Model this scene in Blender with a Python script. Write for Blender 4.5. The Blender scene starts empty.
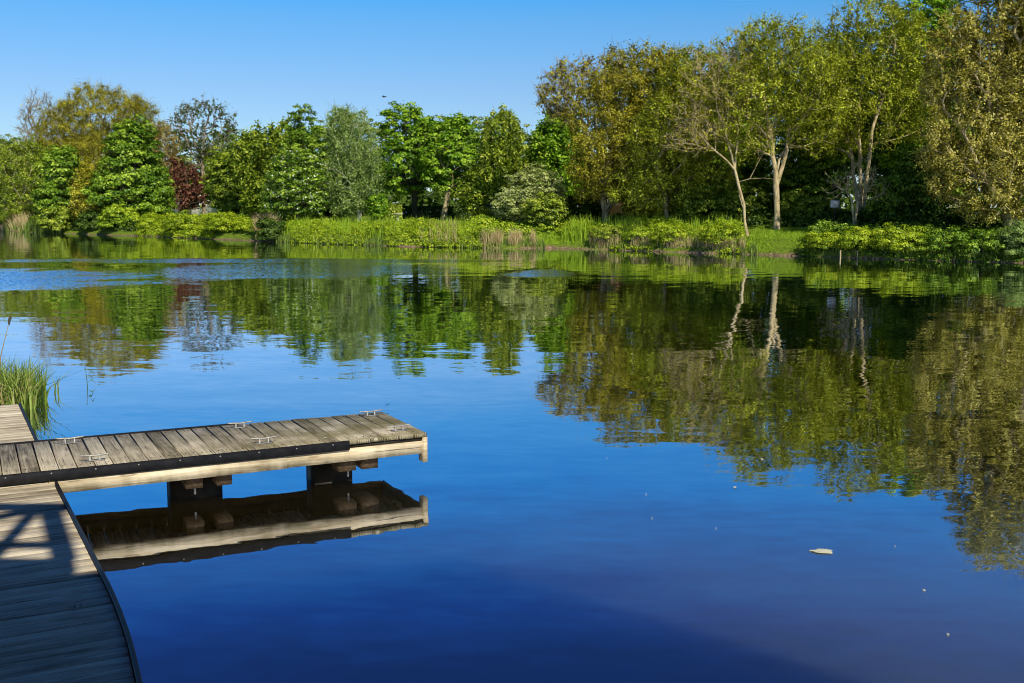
import bpy, math, numpy as np
from mathutils import Vector, Matrix
R = math.radians
scene = bpy.context.scene
C = scene.collection

# ------------------------------------------------------------------ camera
F, CX, CY, HC = 1070.0, 512.0, 341.5, 2.7
TILT = math.atan(128.5 / F)
cam_d = bpy.data.cameras.new('camera'); cam = bpy.data.objects.new('camera', cam_d); C.objects.link(cam)
cam.location = (0, 0, HC); cam.rotation_euler = (math.pi / 2 - TILT, 0, 0)
cam_d.sensor_width = 36; cam_d.lens = F / 1024 * 36; cam_d.clip_end = 6000; cam_d.clip_start = 0.05
scene.camera = cam
scene.cycles.pixel_filter_type = 'BLACKMAN_HARRIS'; scene.cycles.filter_width = 1.0
ct, st = math.cos(TILT), math.sin(TILT)
def P(px, py, Y):
    """point of the place seen at a photo position, at forward distance Y"""
    fw = F * ct + (CY - py) * st
    return np.array([(px - CX) * Y / fw, Y, HC + Y * ((CY - py) * ct - F * st) / fw])
def G(px, py, z=0.0):
    fw = F * ct + (CY - py) * st; up = (CY - py) * ct - F * st
    Y = (z - HC) * fw / up
    return np.array([(px - CX) * Y / fw, Y, z])

# ------------------------------------------------------------------ object helpers
def tag(o, label=None, cat=None, group=None, kind=None):
    if label: o['label'] = label
    if cat: o['category'] = cat
    if group: o['group'] = group
    if kind: o['kind'] = kind
    return o
def empty(name, loc, label, cat, group=None, rz=0.0):
    o = bpy.data.objects.new(name, None); C.objects.link(o)
    o.location = tuple(loc); o.rotation_euler = (0, 0, rz); o.empty_display_size = .2
    return tag(o, label, cat, group)
def mesh_obj(name, V, polys, mat, parent=None, attr=None, smooth=False, local=False):
    """V Nx3 array, polys: list of arrays (all quads or all tris allowed mixed); world coords unless local"""
    V = np.asarray(V, dtype=np.float32).reshape(-1, 3)
    me = bpy.data.meshes.new(name)
    if isinstance(polys, np.ndarray):
        k = polys.shape[1]; n = len(polys)
        idx = polys.astype(np.int32).ravel(); starts = np.arange(n, dtype=np.int32) * k
    else:
        idx = np.array([i for p in polys for i in p], dtype=np.int32)
        lens = np.array([len(p) for p in polys]); n = len(polys)
        starts = np.concatenate([[0], np.cumsum(lens)[:-1]]).astype(np.int32)
    if parent is not None and not local:
        M = np.array(Matrix.LocRotScale(parent.location, parent.rotation_euler, None).inverted())
        V = V @ M[:3, :3].T.astype(np.float32) + M[:3, 3].astype(np.float32)
    me.vertices.add(len(V)); me.vertices.foreach_set('co', V.ravel())
    me.loops.add(len(idx)); me.loops.foreach_set('vertex_index', idx)
    me.polygons.add(n); me.polygons.foreach_set('loop_start', starts)
    if smooth: me.polygons.foreach_set('use_smooth', np.ones(n, dtype=bool))
    me.update(calc_edges=True); me.validate()
    if attr is not None and len(me.polygons) == n:
        a = me.attributes.new('tone', 'FLOAT', 'FACE'); a.data.foreach_set('value', np.asarray(attr, dtype=np.float32))
    me.materials.append(mat)
    o = bpy.data.objects.new(name, me); C.objects.link(o)
    if parent is not None: o.parent = parent
    return o
class MB:
    """collects simple solids into one mesh"""
    def __init__(s): s.v = []; s.f = []
    def add(s, V, Fs):
        b = len(s.v); s.v += [tuple(map(float, p)) for p in V]; s.f += [tuple(b + i for i in f) for f in Fs]; return s
    def box(s, lo, hi, rz=0.0, piv=(0, 0), bev=0.0):
        (x0, y0, z0), (x1, y1, z1) = lo, hi
        V = [(x0,y0,z0),(x1,y0,z0),(x1,y1,z0),(x0,y1,z0),(x0,y0,z1),(x1,y0,z1),(x1,y1,z1),(x0,y1,z1)]
        if bev:
            b = bev
            V += [(x0+b,y0+b,z1),(x1-b,y0+b,z1),(x1-b,y1-b,z1),(x0+b,y1-b,z1)]
            for i in range(4, 8): V[i] = (V[i][0], V[i][1], z1 - b)
            Fs = [(3,2,1,0),(0,1,5,4),(1,2,6,5),(2,3,7,6),(3,0,4,7),(4,5,9,8),(5,6,10,9),(6,7,11,10),(7,4,8,11),(8,9,10,11)]
        else:
            Fs = [(3,2,1,0),(0,1,5,4),(1,2,6,5),(2,3,7,6),(3,0,4,7),(4,5,6,7)]
        if rz:
            c, n = math.cos(rz), math.sin(rz)
            V = [(piv[0]+(x-piv[0])*c-(y-piv[1])*n, piv[1]+(x-piv[0])*n+(y-piv[1])*c, z) for x, y, z in V]
        return s.add(V, Fs)
    def tube(s, pts, rad, sides=8, caps=True):
        pts = [np.array(p, float) for p in pts]
        rad = [rad] * len(pts) if np.isscalar(rad) else rad
        V = []; n = len(pts)
        for i, p in enumerate(pts):
            t = pts[min(i + 1, n - 1)] - pts[max(i - 1, 0)]; t /= np.linalg.norm(t) + 1e-9
            a = np.cross(t, (0, 0, 1) if abs(t[2]) < .9 else (1, 0, 0)); a /= np.linalg.norm(a); b = np.cross(t, a)
            for k in range(sides):
                w = 2 * math.pi * k / sides
                V.append(p + rad[i] * (math.cos(w) * a + math.sin(w) * b))
        Fs = [(i*sides+k, i*sides+(k+1) % sides, (i+1)*sides+(k+1) % sides, (i+1)*sides+k) for i in range(n-1) for k in range(sides)]
        if caps: Fs += [tuple(range(sides))[::-1], tuple((n-1)*sides + k for k in range(sides))]
        return s.add(V, Fs)
    def prism(s, prof, x0, x1, axis='x'):
        n = len(prof)
        if axis == 'x': V = [(x0, a, b) for a, b in prof] + [(x1, a, b) for a, b in prof]
        else: V = [(a, x0, b) for a, b in prof] + [(a, x1, b) for a, b in prof]
        return s.add(V, [tuple(range(n))[::-1], tuple(range(n, 2*n))] + [(i, (i+1) % n, n+(i+1) % n, n+i) for i in range(n)])
    def build(s, name, mat, parent=None, smooth=False, local=False):
        return mesh_obj(name, s.v, s.f, mat, parent, smooth=smooth, local=local)

# ------------------------------------------------------------------ materials
def new_mat(name):
    m = bpy.data.materials.new(name); m.use_nodes = True
    nt = m.node_tree; nt.nodes.clear()
    out = nt.nodes.new('ShaderNodeOutputMaterial')
    return m, nt, out
def N(nt, t, **kw):
    n = nt.nodes.new(t)
    for k, v in kw.items():
        if k.startswith('i_'): n.inputs[int(k[2:])].default_value = v
        else: setattr(n, k, v)
    return n
def ramp(nt, stops, interp='LINEAR'):
    r = nt.nodes.new('ShaderNodeValToRGB'); cr = r.color_ramp; cr.interpolation = interp
    while len(cr.elements) < len(stops): cr.elements.new(.5)
    for e, (p, c) in zip(cr.elements, stops): e.position = p; e.color = (*c, 1) if len(c) == 3 else c
    return r
def math_n(nt, op, a, b=None, clamp=False):
    n = nt.nodes.new('ShaderNodeMath'); n.operation = op; n.use_clamp = clamp
    for i, v in enumerate((a, b)):
        if v is None: continue
        if isinstance(v, (int, float)): n.inputs[i].default_value = v
        else: nt.links.new(v, n.inputs[i])
    return n.outputs[0]

def leaf_mat(name, dark, mid, light, transl=.14, gloss=.02):
    m, nt, out = new_mat(name); L = nt.links
    geo = N(nt, 'ShaderNodeNewGeometry'); at = N(nt, 'ShaderNodeAttribute', attribute_name='tone')
    v = math_n(nt, 'ADD', math_n(nt, 'MULTIPLY', geo.outputs['Random Per Island'], .45), math_n(nt, 'MULTIPLY', at.outputs['Fac'], .55))
    r = ramp(nt, [(.12, dark), (.5, mid), (.9, light)]); L.new(v, r.inputs[0])
    d = N(nt, 'ShaderNodeBsdfDiffuse'); t = N(nt, 'ShaderNodeBsdfTranslucent'); g = N(nt, 'ShaderNodeBsdfGlossy'); g.inputs['Roughness'].default_value = .45
    L.new(r.outputs[0], d.inputs[0])
    hs = N(nt, 'ShaderNodeHueSaturation'); hs.inputs['Saturation'].default_value = 1.15; hs.inputs['Value'].default_value = 1.2
    L.new(r.outputs[0], hs.inputs['Color']); L.new(hs.outputs[0], t.inputs[0])
    m1 = N(nt, 'ShaderNodeMixShader'); m1.inputs[0].default_value = transl; L.new(d.outputs[0], m1.inputs[1]); L.new(t.outputs[0], m1.inputs[2])
    m2 = N(nt, 'ShaderNodeMixShader'); m2.inputs[0].default_value = gloss; L.new(m1.outputs[0], m2.inputs[1]); L.new(g.outputs[0], m2.inputs[2])
    L.new(m2.outputs[0], out.inputs[0]); return m
def rough_mat(name, stops, scale=3.0, rough=.85, detail=6, bump=.0, stretch=(1, 1, 1), coord='Object', spec=.3, metal=0.0):
    m, nt, out = new_mat(name); L = nt.links
    tc = N(nt, 'ShaderNodeTexCoord'); mp = N(nt, 'ShaderNodeMapping'); mp.inputs['Scale'].default_value = stretch
    L.new(tc.outputs[coord], mp.inputs[0])
    nz = N(nt, 'ShaderNodeTexNoise'); nz.inputs['Scale'].default_value = scale; nz.inputs['Detail'].default_value = detail; nz.inputs['Roughness'].default_value = .6
    L.new(mp.outputs[0], nz.inputs['Vector'])
    r = ramp(nt, stops); L.new(nz.outputs[0], r.inputs[0])
    b = N(nt, 'ShaderNodeBsdfPrincipled'); b.inputs['Roughness'].default_value = rough; b.inputs['Specular IOR Level'].default_value = spec; b.inputs['Metallic'].default_value = metal
    L.new(r.outputs[0], b.inputs['Base Color'])
    if bump:
        bp = N(nt, 'ShaderNodeBump'); bp.inputs['Strength'].default_value = 1; bp.inputs['Distance'].default_value = bump
        L.new(nz.outputs[0], bp.inputs['Height']); L.new(bp.outputs[0], b.inputs['Normal'])
    L.new(b.outputs[0], out.inputs[0]); return m
def timber_mat(name, c_dark, c_mid, c_light, grain='x', moss=0.0, groove=0.0, spots=0.0, stain=False):
    m, nt, out = new_mat(name); L = nt.links
    tc = N(nt, 'ShaderNodeTexCoord'); geo = N(nt, 'ShaderNodeNewGeometry')
    off = N(nt, 'ShaderNodeVectorMath', operation='SCALE'); off.inputs[0].default_value = (17.3, 11.1, 5.7); L.new(geo.outputs['Random Per Island'], off.inputs['Scale'])
    ad = N(nt, 'ShaderNodeVectorMath', operation='ADD'); L.new(tc.outputs['Object'], ad.inputs[0]); L.new(off.outputs[0], ad.inputs[1])
    mp = N(nt, 'ShaderNodeMapping'); mp.inputs['Scale'].default_value = (1.2, 22, 22) if grain == 'x' else (22, 1.2, 22)
    L.new(ad.outputs[0], mp.inputs[0])
    n1 = N(nt, 'ShaderNodeTexNoise'); n1.inputs['Scale'].default_value = 1.6; n1.inputs['Detail'].default_value = 7; n1.inputs['Roughness'].default_value = .65; n1.inputs['Distortion'].default_value = .4
    L.new(mp.outputs[0], n1.inputs['Vector'])
    n2 = N(nt, 'ShaderNodeTexNoise'); n2.inputs['Scale'].default_value = 4; n2.inputs['Detail'].default_value = 5; L.new(ad.outputs[0], n2.inputs['Vector'])
    v = math_n(nt, 'ADD', math_n(nt, 'MULTIPLY', n1.outputs[0], .55), math_n(nt, 'MULTIPLY', n2.outputs[0], .25))
    v = math_n(nt, 'ADD', v, math_n(nt, 'MULTIPLY', geo.outputs['Random Per Island'], .2))
    r = ramp(nt, [(.36, c_dark), (.5, c_mid), (.66, c_light)]); L.new(v, r.inputs[0])
    col = r.outputs[0]
    if moss:
        n3 = N(nt, 'ShaderNodeTexNoise'); n3.inputs['Scale'].default_value = 2.3; n3.inputs['Detail'].default_value = 6; L.new(tc.outputs['Object'], n3.inputs['Vector'])
        sx = N(nt, 'ShaderNodeSeparateXYZ'); L.new(tc.outputs['Object'], sx.inputs[0])
        mr = N(nt, 'ShaderNodeMapRange'); mr.inputs[1].default_value = -3.2; mr.inputs[2].default_value = -.2; L.new(sx.outputs[0], mr.inputs[0])
        f = math_n(nt, 'MULTIPLY', math_n(nt, 'MULTIPLY', math_n(nt, 'SUBTRACT', n3.outputs[0], .36, ), 4.5, True), math_n(nt, 'MULTIPLY', mr.outputs[0], moss))
        mx = N(nt, 'ShaderNodeMix', data_type='RGBA'); mx.inputs[7].default_value = (.13, .115, .03, 1); L.new(f, mx.inputs[0]); L.new(col, mx.inputs[6]); col = mx.outputs[2]
    if spots:
        vo = N(nt, 'ShaderNodeTexVoronoi'); vo.inputs['Scale'].default_value = 7; L.new(tc.outputs['Object'], vo.inputs['Vector'])
        s = math_n(nt, 'LESS_THAN', vo.outputs['Distance'], .13)
        n4 = N(nt, 'ShaderNodeTexNoise'); n4.inputs['Scale'].default_value = 1.1; L.new(tc.outputs['Object'], n4.inputs['Vector'])
        sx2 = N(nt, 'ShaderNodeSeparateXYZ'); L.new(tc.outputs['Object'], sx2.inputs[0])
        near = math_n(nt, 'GREATER_THAN', math_n(nt, 'ADD', sx2.outputs[0], math_n(nt, 'MULTIPLY', n4.outputs[0], 3.0)), spots)
        f = math_n(nt, 'MULTIPLY', math_n(nt, 'MULTIPLY', s, near), .75)
        mx = N(nt, 'ShaderNodeMix', data_type='RGBA'); mx.inputs[7].default_value = (.55, .52, .42, 1); L.new(f, mx.inputs[0]); L.new(col, mx.inputs[6]); col = mx.outputs[2]
    if stain:                                                # knots, drips and the green tide line of old softwood
        mpk = N(nt, 'ShaderNodeMapping'); mpk.inputs['Scale'].default_value = (1.3, 6, 6); L.new(tc.outputs['Object'], mpk.inputs[0])
        vk = N(nt, 'ShaderNodeTexVoronoi'); vk.inputs['Scale'].default_value = 1.7; L.new(mpk.outputs[0], vk.inputs['Vector'])
        rk = ramp(nt, [(.05, (.22, .22, .22)), (.12, (.62, .62, .62)), (.2, (0, 0, 0))]); L.new(vk.outputs['Distance'], rk.inputs[0])
        mx = N(nt, 'ShaderNodeMix', data_type='RGBA'); mx.inputs[7].default_value = (.20, .12, .06, 1); L.new(rk.outputs[0], mx.inputs[0]); L.new(col, mx.inputs[6]); col = mx.outputs[2]
        nd_ = N(nt, 'ShaderNodeTexNoise'); nd_.inputs['Scale'].default_value = 1.0; nd_.inputs['Detail'].default_value = 6; mpd = N(nt, 'ShaderNodeMapping'); mpd.inputs['Scale'].default_value = (7, 1, 1.5); L.new(tc.outputs['Object'], mpd.inputs[0]); L.new(mpd.outputs[0], nd_.inputs['Vector'])
        szz = N(nt, 'ShaderNodeSeparateXYZ'); L.new(tc.outputs['Object'], szz.inputs[0])
        low = N(nt, 'ShaderNodeMapRange'); low.inputs[1].default_value = ZD - .13; low.inputs[2].default_value = ZD - .215; L.new(szz.outputs[2], low.inputs[0])
        f = math_n(nt, 'MULTIPLY', math_n(nt, 'MULTIPLY', math_n(nt, 'SUBTRACT', nd_.outputs[0], .42), 5, True), math_n(nt, 'ADD', math_n(nt, 'MULTIPLY', low.outputs[0], .5), .18))
        mx = N(nt, 'ShaderNodeMix', data_type='RGBA'); mx.inputs[7].default_value = (.17, .15, .07, 1); L.new(f, mx.inputs[0]); L.new(col, mx.inputs[6]); col = mx.outputs[2]
    mpc = N(nt, 'ShaderNodeMapping'); mpc.inputs['Scale'].default_value = (.9, 30, 30) if grain == 'x' else (30, .9, 30); L.new(ad.outputs[0], mpc.inputs[0])
    nc = N(nt, 'ShaderNodeTexNoise'); nc.inputs['Scale'].default_value = 2.0; nc.inputs['Detail'].default_value = 3; L.new(mpc.outputs[0], nc.inputs['Vector'])
    rc = ramp(nt, [(.30, (.75, .75, .75)), (.37, (0, 0, 0))]); L.new(nc.outputs[0], rc.inputs[0])
    mx = N(nt, 'ShaderNodeMix', data_type='RGBA'); mx.inputs[7].default_value = (.05, .04, .03, 1); L.new(rc.outputs[0], mx.inputs[0]); L.new(col, mx.inputs[6]); col = mx.outputs[2]
    b = N(nt, 'ShaderNodeBsdfPrincipled'); b.inputs['Roughness'].default_value = .8; b.inputs['Specular IOR Level'].default_value = .3
    L.new(col, b.inputs['Base Color'])
    h = n1.outputs[0]
    if groove:
        sx3 = N(nt, 'ShaderNodeSeparateXYZ'); L.new(tc.outputs['Object'], sx3.inputs[0])
        w = math_n(nt, 'SINE', math_n(nt, 'MULTIPLY', sx3.outputs[1 if grain == 'x' else 0], 2 * math.pi / groove))
        h = math_n(nt, 'ADD', h, math_n(nt, 'MULTIPLY', w, .35))
    bp = N(nt, 'ShaderNodeBump'); bp.inputs['Distance'].default_value = .006; L.new(h, bp.inputs['Height']); L.new(bp.outputs[0], b.inputs['Normal'])
    L.new(b.outputs[0], out.inputs[0]); return m

M = {}
ZD = .486; ZW = .37                                         # deck levels above the water
M['leaf_sycamore'] = leaf_mat('leaf_sycamore', (.018, .055, .003), (.115, .23, .010), (.42, .57, .06))
M['leaf_bright'] = leaf_mat('leaf_bright', (.03, .09, .003), (.15, .31, .010), (.40, .56, .045))
M['leaf_mid'] = leaf_mat('leaf_mid', (.025, .06, .004), (.18, .27, .013), (.50, .57, .07))
M['leaf_willow'] = leaf_mat('leaf_willow', (.06, .115, .022), (.21, .32, .065), (.42, .52, .16))
M['leaf_olive'] = leaf_mat('leaf_olive', (.045, .045, .002), (.275, .262, .010), (.60, .56, .06))
M['leaf_bud'] = leaf_mat('leaf_bud', (.08, .06, .018), (.33, .255, .055), (.60, .50, .18))
M['leaf_pale'] = leaf_mat('leaf_pale', (.07, .065, .006), (.345, .315, .035), (.70, .64, .19))
M['leaf_silver'] = leaf_mat('leaf_silver', (.09, .13, .02), (.30, .37, .09), (.56, .60, .25))
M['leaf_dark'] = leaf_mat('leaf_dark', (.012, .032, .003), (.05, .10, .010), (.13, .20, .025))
M['leaf_copper'] = leaf_mat('leaf_copper', (.05, .016, .010), (.13, .042, .026), (.27, .12, .075))
M['leaf_lime'] = leaf_mat('leaf_lime', (.07, .14, .004), (.29, .41, .012), (.56, .65, .045), transl=.25)
M['leaf_bramble'] = leaf_mat('leaf_bramble', (.055, .12, .005), (.25, .38, .015), (.52, .62, .05))
M['leaf_spring'] = leaf_mat('leaf_spring', (.04, .06, .002), (.25, .30, .009), (.60, .65, .055))
M['leaf_blossom'] = leaf_mat('leaf_blossom', (.4, .45, .33), (.6, .64, .5), (.8, .8, .7))
M['blade_green'] = leaf_mat('blade_green', (.03, .07, .012), (.15, .24, .03), (.36, .45, .11))
M['blade_lawn'] = leaf_mat('blade_lawn', (.14, .26, .012), (.27, .43, .02), (.42, .56, .05))
M['blade_straw'] = leaf_mat('blade_straw', (.26, .19, .08), (.46, .37, .17), (.66, .57, .33))
M['bark_pale'] = rough_mat('bark_pale', [(.35, (.20, .155, .07)), (.5, (.42, .34, .18)), (.7, (.64, .54, .33))], 5, .9, stretch=(1, 1, .4), bump=.02)
M['bark_grey'] = rough_mat('bark_grey', [(.35, (.12, .095, .06)), (.5, (.27, .225, .15)), (.7, (.46, .40, .29))], 5, .9, stretch=(1, 1, .4), bump=.02)
M['bark_olive'] = rough_mat('bark_olive', [(.35, (.17, .14, .06)), (.5, (.35, .30, .16)), (.7, (.55, .49, .30))], 5, .9, stretch=(1, 1, .4), bump=.02)
M['bark_dark'] = rough_mat('bark_dark', [(.35, (.03, .026, .018)), (.5, (.07, .06, .042)), (.7, (.13, .11, .08))], 5, .9, stretch=(1, 1, .4), bump=.02)
M['bark_tan'] = rough_mat('bark_tan', [(.3, (.20, .15, .07)), (.5, (.42, .34, .18)), (.7, (.62, .53, .34))], 4, .85, stretch=(1, 1, .5), bump=.01)
M['bark_birch'] = rough_mat('bark_birch', [(.3, (.14, .12, .09)), (.42, (.55, .51, .42)), (.7, (.75, .71, .62))], 3, .8, stretch=(1, 1, 1.5), bump=.01)
M['deck_grey'] = timber_mat('deck_grey', (.13, .112, .08), (.39, .345, .265), (.68, .61, .48), 'y', moss=.8, groove=.02, spots=-.5)
M['deck_walk'] = timber_mat('deck_walk', (.26, .215, .15), (.58, .50, .37), (.82, .74, .58), 'x')
M['beam_pale'] = timber_mat('beam_pale', (.26, .19, .11), (.60, .50, .34), (.82, .74, .57), 'x', stain=True)
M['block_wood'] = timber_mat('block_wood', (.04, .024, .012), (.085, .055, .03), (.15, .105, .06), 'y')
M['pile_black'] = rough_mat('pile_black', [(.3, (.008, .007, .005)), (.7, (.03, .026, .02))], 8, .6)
M['rubber'] = rough_mat('rubber', [(.3, (.008, .008, .009)), (.7, (.022, .022, .024))], 14, .5, bump=.002)
M['galv'] = rough_mat('galv', [(.3, (.20, .20, .20)), (.7, (.42, .42, .40))], 30, .5, metal=.3, spec=.5)
M['white'] = rough_mat('white', [(.3, (.66, .65, .62)), (.7, (.82, .81, .78))], 6, .6)
M['brick'] = None
M['rooftile'] = rough_mat('rooftile', [(.3, (.12, .06, .04)), (.7, (.26, .13, .085))], 9, .85, bump=.02)
M['glass'] = rough_mat('glass', [(.3, (.02, .025, .03)), (.7, (.05, .06, .07))], 2, .08, spec=.8)
M['car_blue'] = rough_mat('car_blue', [(.3, (.03, .06, .16)), (.7, (.05, .09, .22))], 2, .25, spec=.6)
M['car_white'] = rough_mat('car_white', [(.3, (.74, .74, .75)), (.7, (.82, .82, .82))], 2, .25, spec=.6)
M['tyre'] = rough_mat('tyre', [(.3, (.012, .012, .012)), (.7, (.03, .03, .03))], 20, .8)
M['clad'] = rough_mat('clad', [(.3, (.10, .065, .04)), (.7, (.22, .15, .09))], 3, .8, stretch=(1, 1, 12), bump=.01)
M['feather'] = rough_mat('feather', [(.3, (.50, .50, .36)), (.7, (.72, .72, .58))], 40, .7)
M['bird'] = rough_mat('bird', [(.3, (.03, .03, .03)), (.7, (.07, .065, .06))], 20, .8)
def brick():
    m, nt, out = new_mat('brick'); L = nt.links
    tc = N(nt, 'ShaderNodeTexCoord'); b = N(nt, 'ShaderNodeTexBrick'); b.inputs['Scale'].default_value = 4
    b.inputs['Color1'].default_value = (.42, .16, .07, 1); b.inputs['Color2'].default_value = (.55, .24, .11, 1); b.inputs['Mortar'].default_value = (.4, .34, .27, 1)
    mp = N(nt, 'ShaderNodeMapping'); mp.inputs['Rotation'].default_value = (math.pi / 2, 0, 0); L.new(tc.outputs['Object'], mp.inputs[0]); L.new(mp.outputs[0], b.inputs['Vector'])
    p = N(nt, 'ShaderNodeBsdfPrincipled'); p.inputs['Roughness'].default_value = .9; L.new(b.outputs[0], p.inputs['Base Color']); L.new(p.outputs[0], out.inputs[0]); return m
M['brick'] = brick()

# ------------------------------------------------------------------ sun, sky
SUN_AZ, SUN_EL = R(27), R(40)                      # the sun stands behind the viewer, 27 degrees to the right
S = np.array([math.sin(SUN_AZ) * math.cos(SUN_EL), -math.cos(SUN_AZ) * math.cos(SUN_EL), math.sin(SUN_EL)])
ld = bpy.data.lights.new('sun', 'SUN'); ld.energy = 5.0; ld.angle = R(.4); ld.color = (1.0, .92, .75)
lo = bpy.data.objects.new('sun', ld); C.objects.link(lo); lo.rotation_euler = Vector(S).to_track_quat('Z', 'Y').to_euler(); lo.location = (10, -20, 40)
w = bpy.data.worlds.new('World'); scene.world = w; w.use_nodes = True
nt = w.node_tree; nt.nodes.clear(); L = nt.links
sky = N(nt, 'ShaderNodeTexSky', sky_type='NISHITA', sun_disc=False, sun_elevation=SUN_EL, sun_rotation=math.pi - SUN_AZ, altitude=0, air_density=1.0, dust_density=.3, ozone_density=3.0)
tc = N(nt, 'ShaderNodeTexCoord'); sp = N(nt, 'ShaderNodeSeparateXYZ'); L.new(tc.outputs['Generated'], sp.inputs[0])
SKY_STOPS = [(.0, (.48, .56, .67)), (.112, (.40, .52, .68)), (.17, (.28, .55, .75)), (.195, (.18, .56, .82)), (.25, (.095, .54, .93)), (.355, (.08, .23, .60)), (.40, (.075, .165, .40)), (.5, (.08, .17, .38)), (.7, (.06, .085, .14)), (1.0, (.06, .085, .13))]
rp = ramp(nt, SKY_STOPS); L.new(sp.outputs[2], rp.inputs[0])
mx = N(nt, 'ShaderNodeMix', data_type='RGBA', blend_type='MULTIPLY'); mx.inputs[0].default_value = 1.0
L.new(sky.outputs[0], mx.inputs[6]); L.new(rp.outputs[0], mx.inputs[7])
bg = N(nt, 'ShaderNodeBackground'); bg.inputs[1].default_value = .17; L.new(mx.outputs[2], bg.inputs[0])
wo = N(nt, 'ShaderNodeOutputWorld'); L.new(bg.outputs[0], wo.inputs[0])
scene.view_settings.view_transform = 'Standard'; scene.view_settings.look = 'None'; scene.view_settings.exposure = 0

# ------------------------------------------------------------------ ground and water
SH = [(0, 231), (60, 233.5), (140, 236), (230, 240), (300, 243), (400, 246.5), (480, 248), (560, 248.5), (640, 251), (720, 253.5), (800, 256), (900, 259.5), (1024, 263)]
shp = np.array([G(a, b)[:2] for a, b in SH])
shp = np.vstack([[-700, 420], [-350, 300], [-160, 215], shp, [40, 45], [60, 22], [90, -20], [200, -200]])
def shore(x): return np.interp(x, shp[:, 0], shp[:, 1])
D_K = np.array([-10, -1.2, -.2, .0, .35, 1.2, 3, 7, 14, 30, 100, 400, 2500]); Z_K = np.array([-1.5, -.5, -.08, .03, .22, .5, 1.0, 1.55, 1.85, 1.95, 2.2, 4.0, 12.0])
def gz(x, y): return np.interp(y - shore(x), D_K, Z_K)
rng0 = np.random.default_rng(3)
xs = np.concatenate([[-700, -500, -350, -250, -200], np.arange(-160, 75, .8), [80, 100, 140, 200]])
ds = np.array([-10, -1.2, -.2, 0, .15, .35, .8, 1.2, 2, 3, 5, 7, 10, 14, 20, 30, 50, 100, 200, 400, 1000, 2500.])
jit = np.convolve(rng0.normal(0, .6, len(xs)), np.ones(4) / 4, 'same')
V = np.array([(x, shore(x) + d + (j if d < 20 else 0), np.interp(d, D_K, Z_K)) for x, j in zip(xs, jit) for d in ds])
V[:, 2] += rng0.normal(0, .03, len(V))
nd = len(ds); ii, jj = np.meshgrid(np.arange(len(xs) - 1), np.arange(nd - 1), indexing='ij')
a = (ii * nd + jj).ravel(); Q = np.stack([a, a + nd, a + nd + 1, a + 1], 1)
def ground_mat():
    m, nt, out = new_mat('ground'); L = nt.links
    geo = N(nt, 'ShaderNodeNewGeometry'); sp = N(nt, 'ShaderNodeSeparateXYZ'); L.new(geo.outputs['Position'], sp.inputs[0])
    nz = N(nt, 'ShaderNodeTexNoise'); nz.inputs['Scale'].default_value = .6; nz.inputs['Detail'].default_value = 8; L.new(geo.outputs['Position'], nz.inputs['Vector'])
    n2 = N(nt, 'ShaderNodeTexNoise'); n2.inputs['Scale'].default_value = 6; n2.inputs['Detail'].default_value = 6; L.new(geo.outputs['Position'], n2.inputs['Vector'])
    gr = ramp(nt, [(.3, (.06, .10, .012)), (.55, (.15, .23, .02)), (.75, (.24, .33, .035))]); L.new(n2.outputs[0], gr.inputs[0])
    so = ramp(nt, [(.3, (.10, .07, .04)), (.55, (.24, .17, .10)), (.75, (.40, .31, .19))]); L.new(n2.outputs[0], so.inputs[0])
    z = math_n(nt, 'ADD', sp.outputs[2], math_n(nt, 'MULTIPLY', math_n(nt, 'SUBTRACT', nz.outputs[0], .5), .7))
    mr = N(nt, 'ShaderNodeMapRange'); mr.inputs[1].default_value = .02; mr.inputs[2].default_value = .2; L.new(z, mr.inputs[0])
    mx = N(nt, 'ShaderNodeMix', data_type='RGBA'); L.new(mr.outputs[0], mx.inputs[0]); L.new(so.outputs[0], mx.inputs[6]); L.new(gr.outputs[0], mx.inputs[7])
    p = N(nt, 'ShaderNodeBsdfPrincipled'); p.inputs['Roughness'].default_value = .95; p.inputs['Specular IOR Level'].default_value = .1
    L.new(mx.outputs[2], p.inputs['Base Color'])
    bp = N(nt, 'ShaderNodeBump'); bp.inputs['Distance'].default_value = .08; L.new(n2.outputs[0], bp.inputs['Height']); L.new(bp.outputs[0], p.inputs['Normal'])
    L.new(p.outputs[0], out.inputs[0]); return m
M['ground'] = ground_mat()
TERR = tag(mesh_obj('ground', V, Q, M['ground'], smooth=True), 'grassy far bank with bare earth at the water edge', 'ground', kind='structure')
# the near bank the viewer stands on, behind the photograph
nb = MB(); nx = np.linspace(-60, 60, 41)
Vn = [(x, y, z) for x in nx for y, z in ((-1.0, -.6), (-2.2, .25), (-5, .5), (-200, .7))]
Fn = [tuple(int(i) for i in (k*4+j, k*4+j+4, k*4+j+5, k*4+j+1))[::-1] for k in range(40) for j in range(3)]
tag(mesh_obj('near_bank', Vn, Fn, M['ground']), 'near bank of the lake behind the wooden walkway', 'ground', kind='structure')

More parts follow.
